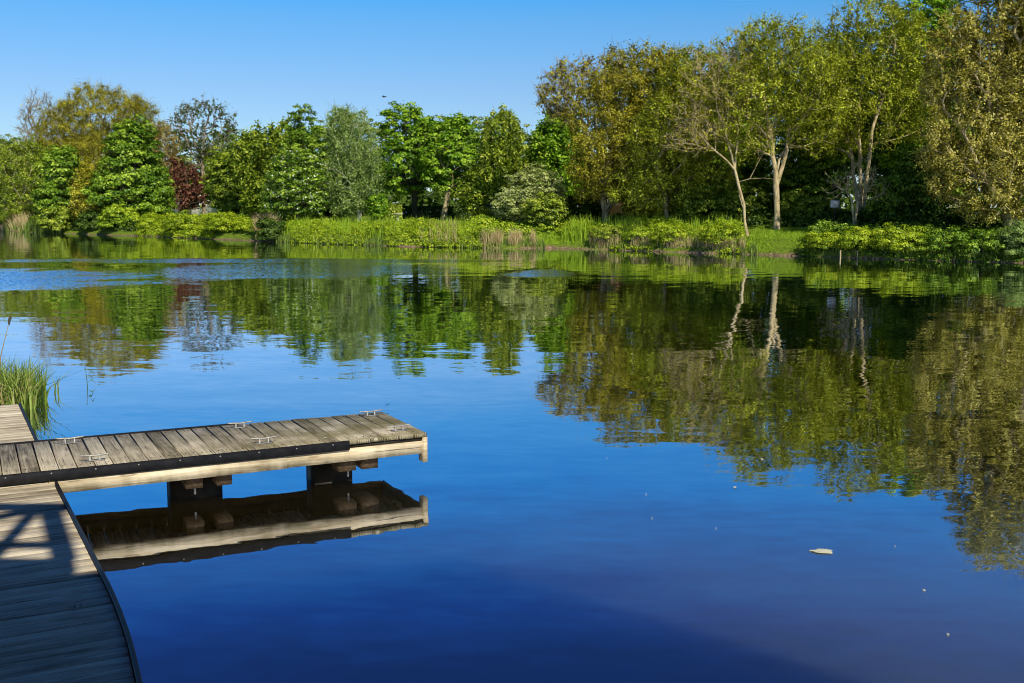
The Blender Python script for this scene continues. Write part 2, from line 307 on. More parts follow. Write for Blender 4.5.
def water_mat():
    m, nt, out = new_mat('water'); L = nt.links
    geo = N(nt, 'ShaderNodeNewGeometry'); pos = geo.outputs['Position']
    def noise(sc, scale, detail=2.0, rough=.5):
        mp = N(nt, 'ShaderNodeMapping'); mp.inputs['Scale'].default_value = sc; L.new(pos, mp.inputs[0])
        n = N(nt, 'ShaderNodeTexNoise'); n.inputs['Scale'].default_value = scale; n.inputs['Detail'].default_value = detail; n.inputs['Roughness'].default_value = rough
        L.new(mp.outputs[0], n.inputs['Vector']); return n
    def ellipse(cx, cy, rx, ry, soft=.75):
        mp = N(nt, 'ShaderNodeMapping', vector_type='TEXTURE'); mp.inputs['Location'].default_value = (cx, cy, 0); mp.inputs['Scale'].default_value = (rx, ry, 1)
        L.new(wpos, mp.inputs[0]); ln = N(nt, 'ShaderNodeVectorMath', operation='LENGTH'); L.new(mp.outputs[0], ln.inputs[0])
        mr = N(nt, 'ShaderNodeMapRange', interpolation_type='SMOOTHSTEP'); mr.inputs[1].default_value = 1.0 + soft * .5; mr.inputs[2].default_value = 1.0 - soft * .5; L.new(ln.outputs['Value'], mr.inputs[0]); return mr.outputs[0]
    wn = noise((.25, .25, 1), .8, 6, .62)
    wsub = N(nt, 'ShaderNodeVectorMath', operation='SUBTRACT'); L.new(wn.outputs['Color'], wsub.inputs[0]); wsub.inputs[1].default_value = (.5, .5, .5)
    wsc = N(nt, 'ShaderNodeVectorMath', operation='SCALE'); wsc.inputs['Scale'].default_value = 5; L.new(wsub.outputs[0], wsc.inputs[0])
    wad = N(nt, 'ShaderNodeVectorMath', operation='ADD'); L.new(pos, wad.inputs[0]); L.new(wsc.outputs[0], wad.inputs[1])
    wpos = wad.outputs[0]
    patch = None
    for e in WIND:
        v = math_n(nt, 'MULTIPLY', ellipse(*e[:4], soft=.5), e[4])
        patch = v if patch is None else math_n(nt, 'MAXIMUM', patch, v)
    sub = lambda n: (lambda s: (L.new(n.outputs['Color'], s.inputs[0]), setattr(s.inputs[1], 'default_value', (.5, .5, .5)), s.outputs[0])[2])(N(nt, 'ShaderNodeVectorMath', operation='SUBTRACT'))
    def scale(v, k):
        s = N(nt, 'ShaderNodeVectorMath', operation='SCALE'); L.new(v, s.inputs[0])
        if isinstance(k, (int, float)): s.inputs['Scale'].default_value = k
        else: L.new(k, s.inputs['Scale'])
        return s.outputs[0]
    def add(a, b):
        s = N(nt, 'ShaderNodeVectorMath', operation='ADD'); L.new(a, s.inputs[0]); L.new(b, s.inputs[1]); return s.outputs[0]
    calm = scale(sub(noise((.35, 1.0, 1), 1.1, 2)), CALM)                 # slow swell
    fine = scale(sub(noise((.6, 1.6, 1), 5.0, 2)), FINE)
    # distance-independent gusts: broad bands of slightly rougher water
    band = noise((.03, .16, 1), 1.0, 3); br = N(nt, 'ShaderNodeMapRange', interpolation_type='SMOOTHSTEP'); br.inputs[1].default_value = .48; br.inputs[2].default_value = .68; L.new(band.outputs[0], br.inputs[0])
    bandv = scale(sub(noise((.5, 1.5, 1), 4.0, 2)), math_n(nt, 'MULTIPLY', br.outputs[0], BAND))
    wab = N(nt, 'ShaderNodeVectorMath', operation='ABSOLUTE'); L.new(sub(noise((.8, 1.6, 1), 6.0, 2)), wab.inputs[0])   # wind ripples show the faces turned to the near shore
    wml = N(nt, 'ShaderNodeVectorMath', operation='MULTIPLY'); L.new(wab.outputs[0], wml.inputs[0]); wml.inputs[1].default_value = (.3, -1.0, 0)
    wind = scale(wml.outputs[0], math_n(nt, 'MULTIPLY', patch, GUST))
    tot = add(add(calm, fine), add(wind, bandv))
    flat = N(nt, 'ShaderNodeVectorMath', operation='MULTIPLY'); L.new(tot, flat.inputs[0]); flat.inputs[1].default_value = (1, 1, 0)
    up = N(nt, 'ShaderNodeVectorMath', operation='ADD'); L.new(flat.outputs[0], up.inputs[0]); up.inputs[1].default_value = (0, 0, 1)
    nm = N(nt, 'ShaderNodeVectorMath', operation='NORMALIZE'); L.new(up.outputs[0], nm.inputs[0])
    g = N(nt, 'ShaderNodeBsdfGlossy'); g.inputs['Roughness'].default_value = 0.0; g.inputs['Color'].default_value = W_TINT; L.new(nm.outputs[0], g.inputs['Normal'])
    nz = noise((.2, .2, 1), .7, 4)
    dr = N(nt, 'ShaderNodeMix', data_type='RGBA'); dr.inputs[6].default_value = (*W_MURK0, 1); dr.inputs[7].default_value = (*W_HAZE, 1)
    L.new(math_n(nt, 'MULTIPLY', ellipse(*HAZE, soft=1.6), math_n(nt, 'ADD', nz.outputs[0], .45), True), dr.inputs[0])
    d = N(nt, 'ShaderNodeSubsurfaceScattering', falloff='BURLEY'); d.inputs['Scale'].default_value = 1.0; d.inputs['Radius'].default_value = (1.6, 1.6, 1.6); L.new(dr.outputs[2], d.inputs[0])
    fr = N(nt, 'ShaderNodeFresnel'); fr.inputs['IOR'].default_value = W_IOR; L.new(nm.outputs[0], fr.inputs['Normal'])
    mx = N(nt, 'ShaderNodeMixShader'); fac = math_n(nt, 'MINIMUM', math_n(nt, 'ADD', math_n(nt, 'MULTIPLY', fr.outputs[0], 1.3), .316), .97); L.new(fac, mx.inputs[0]); L.new(d.outputs[0], mx.inputs[1]); L.new(g.outputs[0], mx.inputs[2])
    L.new(mx.outputs[0], out.inputs[0]); return m
g1 = G(20, 281); g2 = G(300, 270); g3 = G(545, 272); g4 = G(150, 262)
WIND = [(g2[0] - .5, 51.5, 7.0, 9, .42), (g1[0] - 12, 43, 16.5, 10, 1.0), (g3[0], 48, 1.6, 3.5, .6), (g4[0] + 4, 61, 16, 3.0, .5)]
CALM, FINE, BAND, GUST = .030, .022, .04, 1.0
W_TINT = (.90, .93, 1, 1); W_MURK0 = (.014, .010, .002); W_HAZE = (.072, .092, .08); W_IOR = 1.333
gs = G(930, 640); HAZE = (gs[0] + 1.2, gs[1], 4.2, 3.6)  # paler water colour painted in this ellipse as a sheen of mirrored haze
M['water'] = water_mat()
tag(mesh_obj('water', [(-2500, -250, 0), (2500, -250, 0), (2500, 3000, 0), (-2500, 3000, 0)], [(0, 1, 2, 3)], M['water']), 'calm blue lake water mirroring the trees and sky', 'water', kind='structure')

# ------------------------------------------------------------------ trees
def tubes(P0, P1, R0, R1, sides):
    d = P1 - P0; ln = np.linalg.norm(d, axis=1, keepdims=True) + 1e-9; t = d / ln
    P1 = P1 + t * R1[:, None] * .4
    ref = np.where(np.abs(t[:, 2:3]) < .9, [[0, 0, 1.]], [[1., 0, 0]])
    a = np.cross(t, ref); a /= np.linalg.norm(a, axis=1, keepdims=True) + 1e-9; b = np.cross(t, a)
    w = np.arange(sides) * 2 * math.pi / sides; cs, sn = np.cos(w), np.sin(w)
    ring = a[:, None, :] * cs[None, :, None] + b[:, None, :] * sn[None, :, None]
    V = np.concatenate([P0[:, None, :] + ring * R0[:, None, None], P1[:, None, :] + ring * R1[:, None, None]], 1)
    n = len(P0); base = (np.arange(n) * 2 * sides)[:, None]; k = np.arange(sides)[None, :]; k2 = (k + 1) % sides
    Q = np.stack([base + k, base + k2, base + sides + k2, base + sides + k], 2).reshape(-1, 4)
    return V.reshape(-1, 3), Q
def merge(parts):
    Vs, Qs, o = [], [], 0
    for v, q in parts:
        if len(v): Vs.append(v); Qs.append(q + o); o += len(v)
    return np.concatenate(Vs), np.concatenate(Qs)
def unit(v): return v / (np.linalg.norm(v, axis=1, keepdims=True) + 1e-9)
def leaves(rng, pos, nrm, size, aspect=.62):
    n = len(pos); r = unit(rng.normal(size=(n, 3))); a = unit(np.cross(nrm, r)); b = np.cross(nrm, a)
    s = (size * rng.uniform(.6, 1.35, n))[:, None]; a = a * s; b = b * s * aspect
    V = np.stack([pos - a, pos - b * 1.0 + a * .15, pos + a, pos + b + a * .15], 1).reshape(-1, 3)
    return V, np.arange(n * 4).reshape(-1, 4)
def sample_lobes(rng, lobes, n, shell):
    vol = np.array([l[3] * l[4] * l[5] for l in lobes]) ** .75; vol /= vol.sum()
    out = []
    for l, k in zip(lobes, rng.multinomial(n, vol)):
        u = unit(rng.normal(size=(k, 3))); r = rng.uniform(0, 1, k) ** (1 / 3.)
        r = np.where(rng.uniform(size=k) < shell, rng.uniform(.78, 1.0, k), r) * rng.uniform(.80, 1.12, k)
        out.append(np.array(l[:3]) + u * r[:, None] * np.array(l[3:6]))
    return np.concatenate(out)
def grow(rng, base, stems, pts, bf):
    pos = [np.array(base, float)]; par = [-1]; plen = [0.0]
    for st_ in stems:
        last = 0
        for q in st_:
            b = np.array(q, float); hit = [i for i, p in enumerate(pos) if np.linalg.norm(p - b) < .02]
            if hit: last = hit[0]; continue
            a = pos[last]; n = max(1, int(np.linalg.norm(b - a) / .9))
            for i in range(1, n + 1):
                p = a + (b - a) * i / n + (rng.normal(0, .045, 3) if i < n else 0)
                pos.append(p); par.append(last); plen.append(plen[last] + np.linalg.norm(p - pos[last])); last = len(pos) - 1
    npre = len(pos); A = pts; NA = len(A); pos = np.concatenate([np.array(pos), np.zeros((NA, 3))]); plen = np.concatenate([plen, np.zeros(NA)]); par = np.concatenate([par, np.zeros(NA, int)])
    start = 0 if npre < 3 else npre // 3 if len(stems) == 1 else 1
    cost = np.full(NA, 1e9); who = np.zeros(NA, int)
    for i in range(start, npre):
        c = np.linalg.norm(A - pos[i], axis=1) + bf * plen[i]; m_ = c < cost; cost[m_] = c[m_]; who[m_] = i
    alive = np.ones(NA, bool); k = npre
    for _ in range(NA):
        j = int(np.argmin(np.where(alive, cost, 1e9))); alive[j] = False
        p = who[j]; pos[k] = A[j]; par[k] = p; plen[k] = plen[p] + np.linalg.norm(A[j] - pos[p])
        c = np.linalg.norm(A - A[j], axis=1) + bf * plen[k]; m_ = alive & (c < cost); cost[m_] = c[m_]; who[m_] = k
        k += 1
    # smooth
    nch = np.bincount(par[1:], minlength=k)
    for _ in range(2):
        acc = np.zeros((k, 3)); np.add.at(acc, par[1:], pos[1:]); mean = acc / np.maximum(nch, 1)[:, None]
        new = np.where((nch > 0)[:, None], .5 * pos + .25 * pos[np.maximum(par, 0)] + .25 * mean, pos); new[:npre] = pos[:npre]; pos = new
    tips = np.where(nch == 0, 1.0, 0.0)
    for i in range(k - 1, 0, -1): tips[par[i]] += tips[i]
    return pos, par, tips, nch, npre
ROOTS = []
def tree(name, label, cat, base, Y, lobes, style, leaf, bark, seed, stems=None, r_base=.3, n=450, shell=.6, bf=.35, nleaf=16000, size=.2, spread=.8, twigs=0, depth=1.0, group=None, leaf2=None, f2=0.0, parts=('trunk', 'crown'), sink=.1, gap=0.0, zmin=None):
    if style == 'dense': n = int(n * 1.9); spread *= .74; size *= .66; nleaf = int(nleaf * 1.75)
    rng = np.random.default_rng(seed)
    bx = P(base, 215, Y)[0]; b = np.array([bx, Y, float(gz(bx, Y)) - sink])
    root = empty(name, b, label, cat, group)
    LB = []
    for (lx, ly, rx, ry) in lobes:
        c = P(lx, ly, Y + rng.uniform(-.1, .1) * rx * Y / F); sx = rx * Y / 1077.; sz = ry * Y / 1077.
        LB.append((*c, sx, max(sx, .6 * sz) * depth, sz))
    pts = sample_lobes(rng, LB, n, shell)
    zlo = (b[2] + .25) if zmin is None else zmin
    pts = pts[pts[:, 2] > zlo]
    if stems is None:
        c = np.mean([l[:3] for l in LB], 0); zz = min(l[2] - l[5] * .5 for l in LB); zz = max(zz, b[2] + .8)
        stems_w = [[b + (c - b) * np.array([.15, .15, 0]) + [0, 0, (zz - b[2])], c + [0, 0, .35 * (max(l[2] + l[5] for l in LB) - c[2])]]]
    else:
        stems_w = [[P(x, y, Y + dy) for x, y, dy in s_] for s_ in stems]
    pos, par, tips, nch, npre = grow(rng, b, stems_w, pts, bf)
    rad = tips ** (.42 if style == 'sparse' else .47); rad = rad / rad[0] * r_base; rad = np.maximum(rad, .015)
    c_ = np.arange(1, len(pos)); p_ = par[1:]
    r1 = rad[c_]; r0 = np.minimum(rad[p_], r1 * 1.35)
    bas = (p_ == 0); r0 = np.where(bas, r1 * 1.35, r0)
    big = r1 > .05
    prt = [tubes(pos[p_[big]], pos[c_[big]], r0[big], r1[big], 7), tubes(pos[p_[~big]], pos[c_[~big]], r0[~big], r1[~big], 3)]
    tipi = np.where((nch == 0) | ((rad < .05) & (np.arange(len(pos)) >= npre)))[0]; tipi = tipi[tipi >= min(npre, len(pos) - 1)]
    tw = []
    if twigs:
        o = pos[tipi]; d0 = unit(o - pos[par[tipi]]); T0 = np.repeat(o, twigs, 0)
        T1 = T0 + (unit(np.repeat(d0, twigs, 0) * .8 + rng.normal(0, .7, (len(T0), 3)) + [0, 0, .25])) * rng.uniform(.4, 1.3, (len(T0), 1)) * spread
        tw = []; tw.append(tubes(T0, T1, np.full(len(T0), .016), np.full(len(T0), .007), 3))
        mid = (T0 + T1) / 2; T2 = mid + unit(T1 - T0 + rng.normal(0, .5, T0.shape)) * rng.uniform(.3, .7, (len(T0), 1)) * spread
        tw.append(tubes(mid, T2, np.full(len(T0), .011), np.full(len(T0), .006), 3))
        if nleaf <= 5500: prt += tw; tw = []
    v, q = merge(prt); mesh_obj(parts[0], v, q, M[bark], root, smooth=True)
    # foliage
    cen = np.mean([l[:3] for l in LB], 0)
    if gap: tipi = tipi[rng.uniform(size=len(tipi)) > gap]
    ctr = pos[tipi]; m_ = len(ctr); per = max(1, nleaf // max(m_, 1))
    tone = rng.uniform(0, 1, m_); k = np.repeat(np.arange(m_), per)
    rs = (rng.uniform(.55, 1.25, m_) * spread)[k]
    u = unit(rng.normal(size=(len(k), 3)))
    if style == 'dense':                                     # leaf domes: leaves over the top and sides of each clump
        u[:, 2] = np.where(u[:, 2] < -.25, -u[:, 2], u[:, 2])
        rr = np.where(rng.uniform(size=len(k)) < .22, rng.uniform(.2, 1.7, len(k)), rng.uniform(.6, 1.05, len(k)))[:, None]
        lp = ctr[k] + u * rr * rs[:, None] * np.array([1, 1, .62])
        nr = unit(u * 1.0 + unit(lp - cen) * .4 + [0, 0, .25] + rng.normal(0, .30, u.shape))
    elif style == 'soft':                                    # drooping sprays
        rr = rng.uniform(.1, 1.0, len(k))[:, None]
        lp = ctr[k] + u * rr * rs[:, None] * np.array([.8, .8, 1.0]) - np.array([0, 0, .25]) * spread
        nr = unit(u * .5 + [0, 0, .35] + rng.normal(0, .7, u.shape))
    else:                                                    # sparse
        rr = rng.uniform(.0, 1.0, len(k))[:, None]
        lp = ctr[k] + u * rr * rs[:, None] * np.where(rng.uniform(size=len(k)) < .7, .62, 1.1)[:, None]
        nr = unit(u * .7 + unit(lp - cen) * .4 + [0, 0, .45] + rng.normal(0, .38, u.shape))
    keep = lp[:, 2] > gz(lp[:, 0], lp[:, 1]) + .05; lp, nr, k = lp[keep], nr[keep], k[keep]
    if leaf2:
        sel = rng.uniform(size=len(lp)) < f2 * (.3 + 1.4 * tone[k])
        v, q = leaves(rng, lp[sel] + nr[sel] * .1, nr[sel], size * .9, .9); mesh_obj('blossom', v, q, M[leaf2], root, attr=tone[k][sel])
        lp, nr, k = lp[~sel], nr[~sel], k[~sel]
    v, q = leaves(rng, lp, nr, size); tn = tone[k]
    if tw: v, q = merge([(v, q)] + tw); tn = np.concatenate([tn, rng.uniform(.1, .9, len(q) - len(tn))])
    mesh_obj(parts[1], v, q, M[leaf], root, attr=tn)
    ROOTS.append(root); return root
SHR = ('stem', 'foliage')
BEYOND = 'trees along the far bank'
# ---- left group
tree('broadleaf_tree', 'tan twiggy tree at the far left edge of the photo', 'tree', 8, 172, [(4, 172, 26, 34), (-22, 165, 30, 35)], 'sparse', 'leaf_mid', 'bark_grey', 101, n=520, nleaf=18000, size=.14, spread=1.1, twigs=3, r_base=.3, group=BEYOND)
tree('bare_tree', 'hazy bare tree with pinkish twigs beside the big olive dome', 'tree', 42, 176, [(42, 128, 22, 34), (30, 160, 18, 22)], 'sparse', 'leaf_bud', 'bark_grey', 102, n=500, nleaf=2200, size=.14, spread=1.1, twigs=5, r_base=.32, group=BEYOND)
tree('broadleaf_tree', 'big domed olive tree towering over the left bank', 'tree', 98, 168, [(104, 122, 46, 39), (66, 134, 30, 34), (140, 132, 24, 36), (100, 165, 62, 36)], 'sparse', 'leaf_olive', 'bark_olive', 103, n=2300, nleaf=150000, size=.10, spread=1.3, twigs=3, r_base=.5, group=BEYOND)
tree('broadleaf_tree', 'loose olive green thicket tree low at the far left behind the reeds', 'tree', 22, 160, [(22, 172, 26, 34), (12, 203, 22, 20), (45, 180, 18, 38)], 'sparse', 'leaf_mid', 'bark_olive', 104, n=700, nleaf=38000, size=.125, spread=1.1, twigs=2, r_base=.3, group=BEYOND)
tree('broadleaf_tree', 'narrow deep green tree left of the big domed dark one', 'tree', 62, 148, [(61, 172, 18, 24), (58, 203, 22, 24), (65, 160, 13, 14)], 'dense', 'leaf_sycamore', 'bark_dark', 105, n=240, nleaf=15000, size=.26, spread=1.1, r_base=.3, group=BEYOND)
tree('broadleaf_tree', 'broad rich green domed tree at the water left of the copper one', 'tree', 132, 142, [(132, 160, 28, 38), (128, 195, 40, 30), (140, 135, 14, 15), (152, 195, 22, 26)], 'dense', 'leaf_sycamore', 'bark_dark', 106, n=420, nleaf=30000, size=.27, spread=1.15, r_base=.45, group=BEYOND)
tree('shrub', 'light green rounded shrub at the foot of the broad green dome', 'shrub', 120, 134, [(120, 221, 20, 15)], 'dense', 'leaf_bramble', 'bark_dark', 107, n=90, nleaf=6500, size=.2, spread=.75, r_base=.1, parts=SHR)
tree('shrub', 'mid green shrub hanging over water under the narrow dark tree', 'shrub', 62, 143.5, [(60, 221, 24, 14)], 'dense', 'leaf_mid', 'bark_dark', 108, n=90, nleaf=7000, size=.2, spread=.8, r_base=.1, parts=SHR)
tree('shrub', 'dusty olive shrub between the two dark green left trees', 'shrub', 92, 141, [(90, 198, 15, 37)], 'sparse', 'leaf_olive', 'bark_olive', 109, n=260, nleaf=18000, size=.12, spread=.9, r_base=.1, parts=SHR)
tree('broadleaf_tree', 'open lacy tree with dark leaf tips against the sky above the copper foliage', 'tree', 204, 172, [(204, 128, 33, 29), (190, 155, 18, 16), (222, 152, 16, 14)], 'sparse', 'leaf_dark', 'bark_grey', 110, n=620, shell=.75, nleaf=5200, size=.17, spread=.9, twigs=3, r_base=.36, group=BEYOND)
tree('copper_tree', 'dark red copper leaved tree', 'tree', 190, 158, [(188, 182, 15, 18), (177, 170, 8, 14), (202, 190, 14, 15), (182, 200, 16, 12)], 'sparse', 'leaf_copper', 'bark_dark', 111, n=420, nleaf=5600, size=.18, spread=1.0, r_base=.25, group=BEYOND)
tree('broadleaf_tree', 'fawn twiggy tree between the broad green dome and the copper one', 'tree', 165, 165, [(162, 150, 16, 28), (172, 175, 10, 22)], 'sparse', 'leaf_bud', 'bark_grey', 112, n=420, nleaf=8000, size=.14, spread=1.0, twigs=3, r_base=.22, group=BEYOND)
tree('broadleaf_tree', 'small mid green tree right of the copper one', 'tree', 232, 142, [(230, 182, 25, 30), (218, 165, 12, 16), (242, 195, 26, 24)], 'dense', 'leaf_mid', 'bark_dark', 113, n=330, nleaf=20000, size=.2, spread=.85, r_base=.25, group=BEYOND)
tree('broadleaf_tree', 'light green feathery tree left of the tall pointed green one', 'tree', 262, 132, [(262, 165, 30, 38), (286, 150, 20, 30), (244, 158, 18, 26), (270, 195, 34, 24)], 'soft', 'leaf_mid', 'bark_dark', 114, n=650, nleaf=30000, size=.18, spread=.9, twigs=1, r_base=.25, group=BEYOND)
tree('broadleaf_tree', 'tall dark green tree with a pointed top left of the feathery grey green one', 'tree', 305, 118, [(304, 130, 17, 25), (308, 165, 31, 36), (322, 150, 16, 26), (300, 192, 34, 26)], 'dense', 'leaf_sycamore', 'bark_dark', 115, n=380, nleaf=22000, size=.18, spread=.75, r_base=.3, group=BEYOND)
tree('hawthorn_tree', 'rounded hawthorn flecked with white blossom at the water edge', 'tree', 298, 104, [(297, 178, 30, 28), (288, 200, 26, 20), (312, 200, 18, 18)], 'dense', 'leaf_sycamore', 'bark_dark', 116, n=330, nleaf=20000, size=.15, spread=.65, r_base=.2, leaf2='leaf_blossom', f2=.045)
tree('birch_tree', 'feathery grey green birch with a pale stem left of the bright green pair', 'tree', 359, 106, [(350, 138, 25, 32), (343, 178, 28, 32), (366, 168, 18, 38), (338, 124, 16, 18), (350, 200, 24, 16)], 'soft', 'leaf_willow', 'bark_birch', 117, stems=[[(357, 200, 0), (350, 160, 0), (349, 120, 0)], [(366, 195, .4), (366, 150, .5)]], n=800, nleaf=26000, size=.10, spread=.8, twigs=2, r_base=.19, group=BEYOND)
tree('shrub', 'bright green bush beside the round white table', 'shrub', 382, 104, [(378, 208, 10, 13)], 'dense', 'leaf_bright', 'bark_dark', 118, n=60, nleaf=3500, size=.14, spread=.5, r_base=.06, parts=SHR)
tree('broadleaf_tree', 'tall bright green tree, left one of the pair over the clipped hedge', 'tree', 415, 120, [(406, 132, 27, 29), (403, 168, 30, 28), (424, 155, 20, 38)], 'dense', 'leaf_bright', 'bark_dark', 119, stems=[[(415, 195, 0), (408, 160, 0), (405, 125, 0)]], n=320, nleaf=20000, size=.2, spread=.9, r_base=.33, zmin=4.6, group=BEYOND)
tree('broadleaf_tree', 'round bright green tree, right one of the pair over the clipped hedge', 'tree', 444, 116, [(456, 143, 23, 28), (440, 160, 20, 34), (466, 168, 20, 24)], 'dense', 'leaf_bright', 'bark_pale', 120, stems=[[(447, 200, 0), (450, 170, 0), (456, 140, 0)]], n=300, nleaf=18000, size=.2, spread=.85, r_base=.3, zmin=4.8, group=BEYOND)
tree('pine_tree', 'dark olive shaggy tree left of the pale rounded bush', 'tree', 492, 108, [(502, 138, 22, 29), (498, 170, 28, 30), (482, 195, 22, 26)], 'soft', 'leaf_mid', 'bark_grey', 121, n=700, nleaf=26000, size=.14, spread=.75, twigs=2, r_base=.25, group=BEYOND)
tree('shrub', 'silvery pale rounded bush standing at the middle of the far bank', 'shrub', 532, 90, [(534, 192, 30, 26), (518, 205, 26, 20), (548, 205, 20, 22)], 'dense', 'leaf_silver', 'bark_dark', 122, n=330, nleaf=20000, size=.12, spread=.6, r_base=.14, parts=SHR)
tree('shrub', 'green shadowed bush in front of the silvery pale one', 'shrub', 548, 87, [(545, 212, 22, 17)], 'dense', 'leaf_mid', 'bark_dark', 123, n=130, nleaf=8000, size=.12, spread=.5, r_base=.1, parts=SHR)
tree('broadleaf_tree', 'fresh yellow green round topped tree peeping behind the silvery bush', 'tree', 556, 112, [(558, 140, 27, 27), (556, 172, 34, 34)], 'soft', 'leaf_bright', 'bark_dark', 124, n=560, nleaf=26000, size=.16, spread=.85, r_base=.28, group=BEYOND)
# ---- right group
tree('broadleaf_tree', 'thin open tree reaching left into the sky from the right wood', 'tree', 590, 95, [(574, 92, 36, 32), (604, 72, 26, 18), (560, 100, 22, 18)], 'sparse', 'leaf_olive', 'bark_grey', 130, stems=[[(592, 190, 0), (586, 140, 0), (578, 105, 0)]], n=520, shell=.7, nleaf=5400, size=.12, spread=.8, twigs=3, r_base=.22, group=BEYOND)
tree('broadleaf_tree', 'big bronze olive tree with a pale leaning trunk in front of the orange brick house', 'tree', 606, 88, [(640, 92, 48, 50), (606, 120, 42, 46), (672, 112, 44, 60), (632, 160, 62, 44), (694, 88, 30, 42), (600, 178, 34, 24)], 'sparse', 'leaf_olive', 'bark_pale', 131, stems=[[(606, 212, 0), (602, 195, 0), (612, 150, 0), (622, 95, 0)], [(606, 212, 0), (602, 195, 0), (650, 150, 1.5), (668, 90, 1)], [(606, 212, 0), (602, 195, 0), (598, 150, -1), (596, 115, -1)]], n=1700, nleaf=105000, size=.082, spread=.85, twigs=2, r_base=.3, group=BEYOND)
tree('broadleaf_tree', 'olive tree with a slim bent stem right of the bronze one', 'tree', 668, 82, [(668, 150, 42, 52), (690, 100, 40, 54), (650, 190, 42, 26), (708, 165, 32, 40)], 'sparse', 'leaf_spring', 'bark_pale', 132, stems=[[(664, 190, 0), (656, 165, 0), (668, 140, 0), (672, 100, 0)]], n=1000, nleaf=48000, size=.08, spread=.8, twigs=3, r_base=.2, group=BEYOND)
tree('birch_tree', 'leaning bare white stemmed birch at the water edge', 'tree', 748, 74, [(712, 100, 32, 52), (735, 80, 24, 44), (690, 132, 24, 26), (762, 130, 18, 26)], 'sparse', 'leaf_olive', 'bark_tan', 133, stems=[[(744, 205, 0), (735, 170, 0), (727, 140, 0), (716, 100, 0), (712, 62, 0)], [(735, 170, 0), (738, 130, .5), (742, 85, .8), (742, 55, .8)], [(735, 170, 0), (706, 142, -.5), (684, 118, -.6)], [(738, 182, 0), (764, 178, .2), (780, 180, .4)]], n=420, nleaf=5400, size=.075, spread=.65, twigs=2, r_base=.105, bf=.45)
tree('broadleaf_tree', 'stout pale trunk tree forking low beside the lawn, with olive leaf tips', 'tree', 777, 74.5, [(784, 76, 50, 48), (752, 110, 42, 48), (812, 100, 38, 56), (774, 48, 42, 30), (735, 72, 32, 38)], 'sparse', 'leaf_spring', 'bark_pale', 134, stems=[[(777, 214, 0), (776, 186, 0), (772, 140, 0), (764, 100, 0), (760, 60, 0)], [(776, 186, 0), (787, 150, .3), (790, 110, .5), (788, 60, .5)], [(777, 190, 0), (779, 160, .5), (808, 110, 1.0)], [(772, 140, 0), (748, 118, -.4)]], n=1200, nleaf=42000, size=.076, spread=.75, twigs=3, r_base=.22, group=BEYOND)
tree('broadleaf_tree', 'tall many stemmed tree whose yellow green top meets the upper edge of the photo', 'tree', 862, 78, [(870, 42, 48, 48), (842, 80, 38, 50), (904, 70, 36, 58), (866, 105, 54, 50), (822, 112, 30, 44), (826, 62, 26, 34), (925, 100, 26, 50)], 'sparse', 'leaf_spring', 'bark_pale', 135, stems=[[(860, 180, 0), (858, 120, 0), (868, 60, 0), (874, 20, 0)], [(856, 190, .5), (848, 130, .8), (836, 85, 1), (832, 50, 1)], [(866, 185, -.3), (872, 130, -.5), (890, 80, -.5), (896, 30, -.5)], [(864, 190, .5), (870, 150, 1), (905, 105, 1.5)]], n=1700, nleaf=66000, size=.076, spread=.75, twigs=3, r_base=.22, group=BEYOND)
tree('broadleaf_tree', 'bright green leafy tree tucked behind the tall many stemmed one', 'tree', 908, 82, [(926, 40, 30, 50), (900, 105, 28, 42), (912, 150, 26, 40), (938, 26, 22, 26), (895, 135, 20, 30)], 'dense', 'leaf_bright', 'bark_dark', 136, n=300, nleaf=18000, size=.17, spread=.75, r_base=.3, gap=.12, group=BEYOND)
tree('broadleaf_tree', 'huge dusty olive tree filling the right edge and hanging over the water', 'tree', 1012, 63.5, [(1004, 30, 52, 75), (1038, -20, 46, 52), (972, 110, 42, 60), (1030, 110, 48, 72), (985, 175, 56, 46), (1040, 20, 42, 52), (956, 66, 34, 52), (1030, 190, 40, 40), (945, 150, 24, 40)], 'sparse', 'leaf_pale', 'bark_pale', 137, stems=[[(1008, 200, 0), (1000, 140, 0), (1000, 60, 0)], [(1016, 200, .5), (1035, 140, 1), (1045, 60, 1)], [(1006, 205, -.6), (978, 165, -1.2), (958, 120, -1.5)]], n=2100, nleaf=120000, size=.074, spread=.68, twigs=3, r_base=.38, group=BEYOND)
tree('broadleaf_tree', 'green ivy clad tree behind the bare branch tangle', 'tree', 838, 84, [(842, 130, 30, 50), (826, 165, 28, 44)], 'dense', 'leaf_sycamore', 'bark_dark', 138, n=280, nleaf=13000, size=.17, spread=.8, r_base=.25, gap=.15, group=BEYOND)
tree('evergreen_tree', 'dark green evergreen behind the leaning white birch', 'tree', 722, 90, [(722, 165, 38, 48), (748, 150, 30, 50), (700, 180, 30, 36)], 'dense', 'leaf_sycamore', 'bark_dark', 139, n=380, nleaf=20000, size=.17, spread=.8, r_base=.3, group=BEYOND)
tree('evergreen_tree', 'nearly black evergreen behind the lawn, right of the stout pale trunk', 'tree', 806, 86, [(806, 165, 30, 50), (795, 195, 36, 30)], 'dense', 'leaf_sycamore', 'bark_dark', 140, n=330, nleaf=16000, size=.17, spread=.8, r_base=.3, group=BEYOND)
tree('evergreen_tree', 'dark green understorey tree beneath the bright leafy one on the right', 'tree', 928, 72, [(925, 185, 34, 40), (948, 160, 26, 40), (895, 200, 26, 26)], 'dense', 'leaf_sycamore', 'bark_dark', 141, n=330, nleaf=15000, size=.15, spread=.7, r_base=.22, gap=.1, group=BEYOND)
